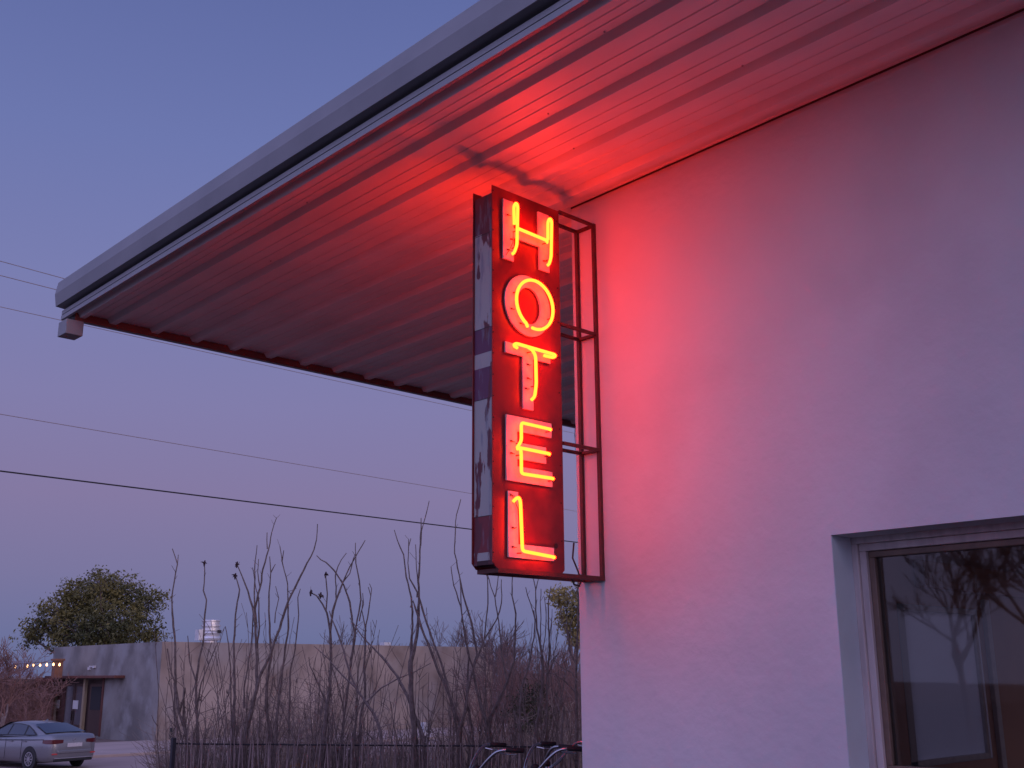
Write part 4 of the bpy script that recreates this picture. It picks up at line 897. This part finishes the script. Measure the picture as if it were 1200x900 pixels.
# ------------------------------------------------------------------ overhead wires
def wire(p1, p2, z, r, label, sag=.0):
    a, b = on_z(*p1, z), on_z(*p2, z); d = (b-a).normalized(); A, B = a - d*45, b + d*60; L = (B-A).length
    pts = [A.lerp(B, t/40) + Vector((0, 0, -sag*4*(t/40)*(1-t/40) + sag*.55)) for t in range(41)]
    tag(MB().tube(pts, r, 5).build('utility_wire', M['wire' if r > .02 else 'wire_pale'], base=(A+B)/2), label, 'wire', 'overhead utility wires')
wire((0, 305.9), (76, 326.7), 11, .009, 'topmost overhead wire ending behind the roof corner at left')
wire((0, 322.7), (64, 339), 10.6, .009, 'second overhead wire from the top, left of the roof corner')
wire((0, 359.5), (320, 430), 9.8, .008, 'overhead wire passing just below the roof eave')
wire((0, 485.3), (550, 578), 9, .011, 'thin pale overhead wire between the roof eave and the dark cable')
wire((0, 552), (550, 620), 8, .026, 'thick dark overhead cable crossing low behind the sign')

# ------------------------------------------------------------------ dusk sky and light
wd = bpy.data.worlds.new('World'); C.world = wd; wd.use_nodes = True; nt = wd.node_tree; nt.nodes.clear()
tc = nt.nodes.new('ShaderNodeTexCoord'); sp = nt.nodes.new('ShaderNodeSeparateXYZ'); nt.links.new(tc.outputs['Generated'], sp.inputs[0])
rp = nt.nodes.new('ShaderNodeValToRGB'); nt.links.new(sp.outputs['Z'], rp.inputs['Fac'])
def s2l(c): return tuple(((v/255)/12.92 if v/255 <= .04045 else ((v/255+.055)/1.055)**2.4) for v in c)
stops = [(0, (99, 107, 148)), (.035, (109, 114, 156)), (.085, (122, 118, 159)), (.15, (132, 121, 162)), (.23, (129, 125, 171)), (.33, (120, 125, 176)), (.44, (108, 119, 174)), (.56, (95, 107, 163)), (1, (96, 106, 165))]
el = rp.color_ramp.elements; el[0].position = 0; el[0].color = (*s2l(stops[0][1]), 1); el[1].position = 1; el[1].color = (*s2l(stops[-1][1]), 1)
for p_, c_ in stops[1:-1]: q = el.new(p_); q.color = (*s2l(c_), 1)
# afterglow around the sunset point behind the camera
dt = nt.nodes.new('ShaderNodeVectorMath'); dt.operation = 'DOT_PRODUCT'; SUNAZ = math.radians(179)
dt.inputs[1].default_value = (math.sin(SUNAZ), math.cos(SUNAZ), .05); nt.links.new(tc.outputs['Generated'], dt.inputs[0])
mr = nt.nodes.new('ShaderNodeMapRange'); mr.inputs['From Min'].default_value = .1; mr.inputs['From Max'].default_value = 1; nt.links.new(dt.outputs['Value'], mr.inputs['Value'])
pw = nt.nodes.new('ShaderNodeMath'); pw.operation = 'POWER'; pw.inputs[1].default_value = 1.6; nt.links.new(mr.outputs['Result'], pw.inputs[0])
gl = nt.nodes.new('ShaderNodeMix'); gl.data_type = 'RGBA'; gl.blend_type = 'ADD'; gl.inputs['B'].default_value = (.20, .16, .19, 1)
nt.links.new(pw.outputs[0], gl.inputs['Factor']); nt.links.new(rp.outputs['Color'], gl.inputs['A'])
d2 = nt.nodes.new('ShaderNodeVectorMath'); d2.operation = 'DOT_PRODUCT'; d2.inputs[1].default_value = (-.90, -.25, .35); nt.links.new(tc.outputs['Generated'], d2.inputs[0])
m2 = nt.nodes.new('ShaderNodeMapRange'); m2.inputs['From Min'].default_value = -.1; m2.inputs['From Max'].default_value = 1; nt.links.new(d2.outputs['Value'], m2.inputs['Value'])
g2 = nt.nodes.new('ShaderNodeMix'); g2.data_type = 'RGBA'; g2.blend_type = 'ADD'; g2.inputs['B'].default_value = (.36, .35, .70, 1)
nt.links.new(m2.outputs['Result'], g2.inputs['Factor']); nt.links.new(gl.outputs['Result'], g2.inputs['A']); gl = g2
bg = nt.nodes.new('ShaderNodeBackground'); bg.inputs['Strength'].default_value = 1.0; nt.links.new(gl.outputs['Result'], bg.inputs['Color'])
ow = nt.nodes.new('ShaderNodeOutputWorld'); nt.links.new(bg.outputs[0], ow.inputs['Surface'])
sun = bpy.data.lights.new('afterglow_sun', 'SUN'); sun.energy = .58; sun.angle = math.radians(40); sun.color = (1, .74, .66)
so = bpy.data.objects.new('afterglow_sun', sun); COL.objects.link(so); so.location = (-20, -20, 20)
sd = Vector((math.sin(SUNAZ), math.cos(SUNAZ), .34)); so.rotation_euler = sd.to_track_quat('Z', 'Y').to_euler()

# ------------------------------------------------------------------ camera and render settings
cam = bpy.data.cameras.new('camera'); cam.sensor_width = 36; cam.lens = 36*FPX/1200; cam.clip_start = .05; cam.clip_end = 6000
co = bpy.data.objects.new('camera', cam); COL.objects.link(co)
mw = Matrix((( CR.x, CU.x, -CF.x, 0), (CR.y, CU.y, -CF.y, 0), (CR.z, CU.z, -CF.z, EYE), (0, 0, 0, 1))); co.matrix_world = mw
C.camera = co
C.render.engine = 'CYCLES'
C.view_settings.view_transform = 'Standard'; C.view_settings.look = 'None'; C.view_settings.exposure = 0; C.view_settings.gamma = 1
C.cycles.use_denoising = True; C.cycles.max_bounces = 8; C.cycles.diffuse_bounces = 4; C.cycles.transparent_max_bounces = 12; C.cycles.sample_clamp_indirect = 6
C.cycles.use_light_tree = True
C.cycles.caustics_reflective = False; C.cycles.caustics_refractive = False
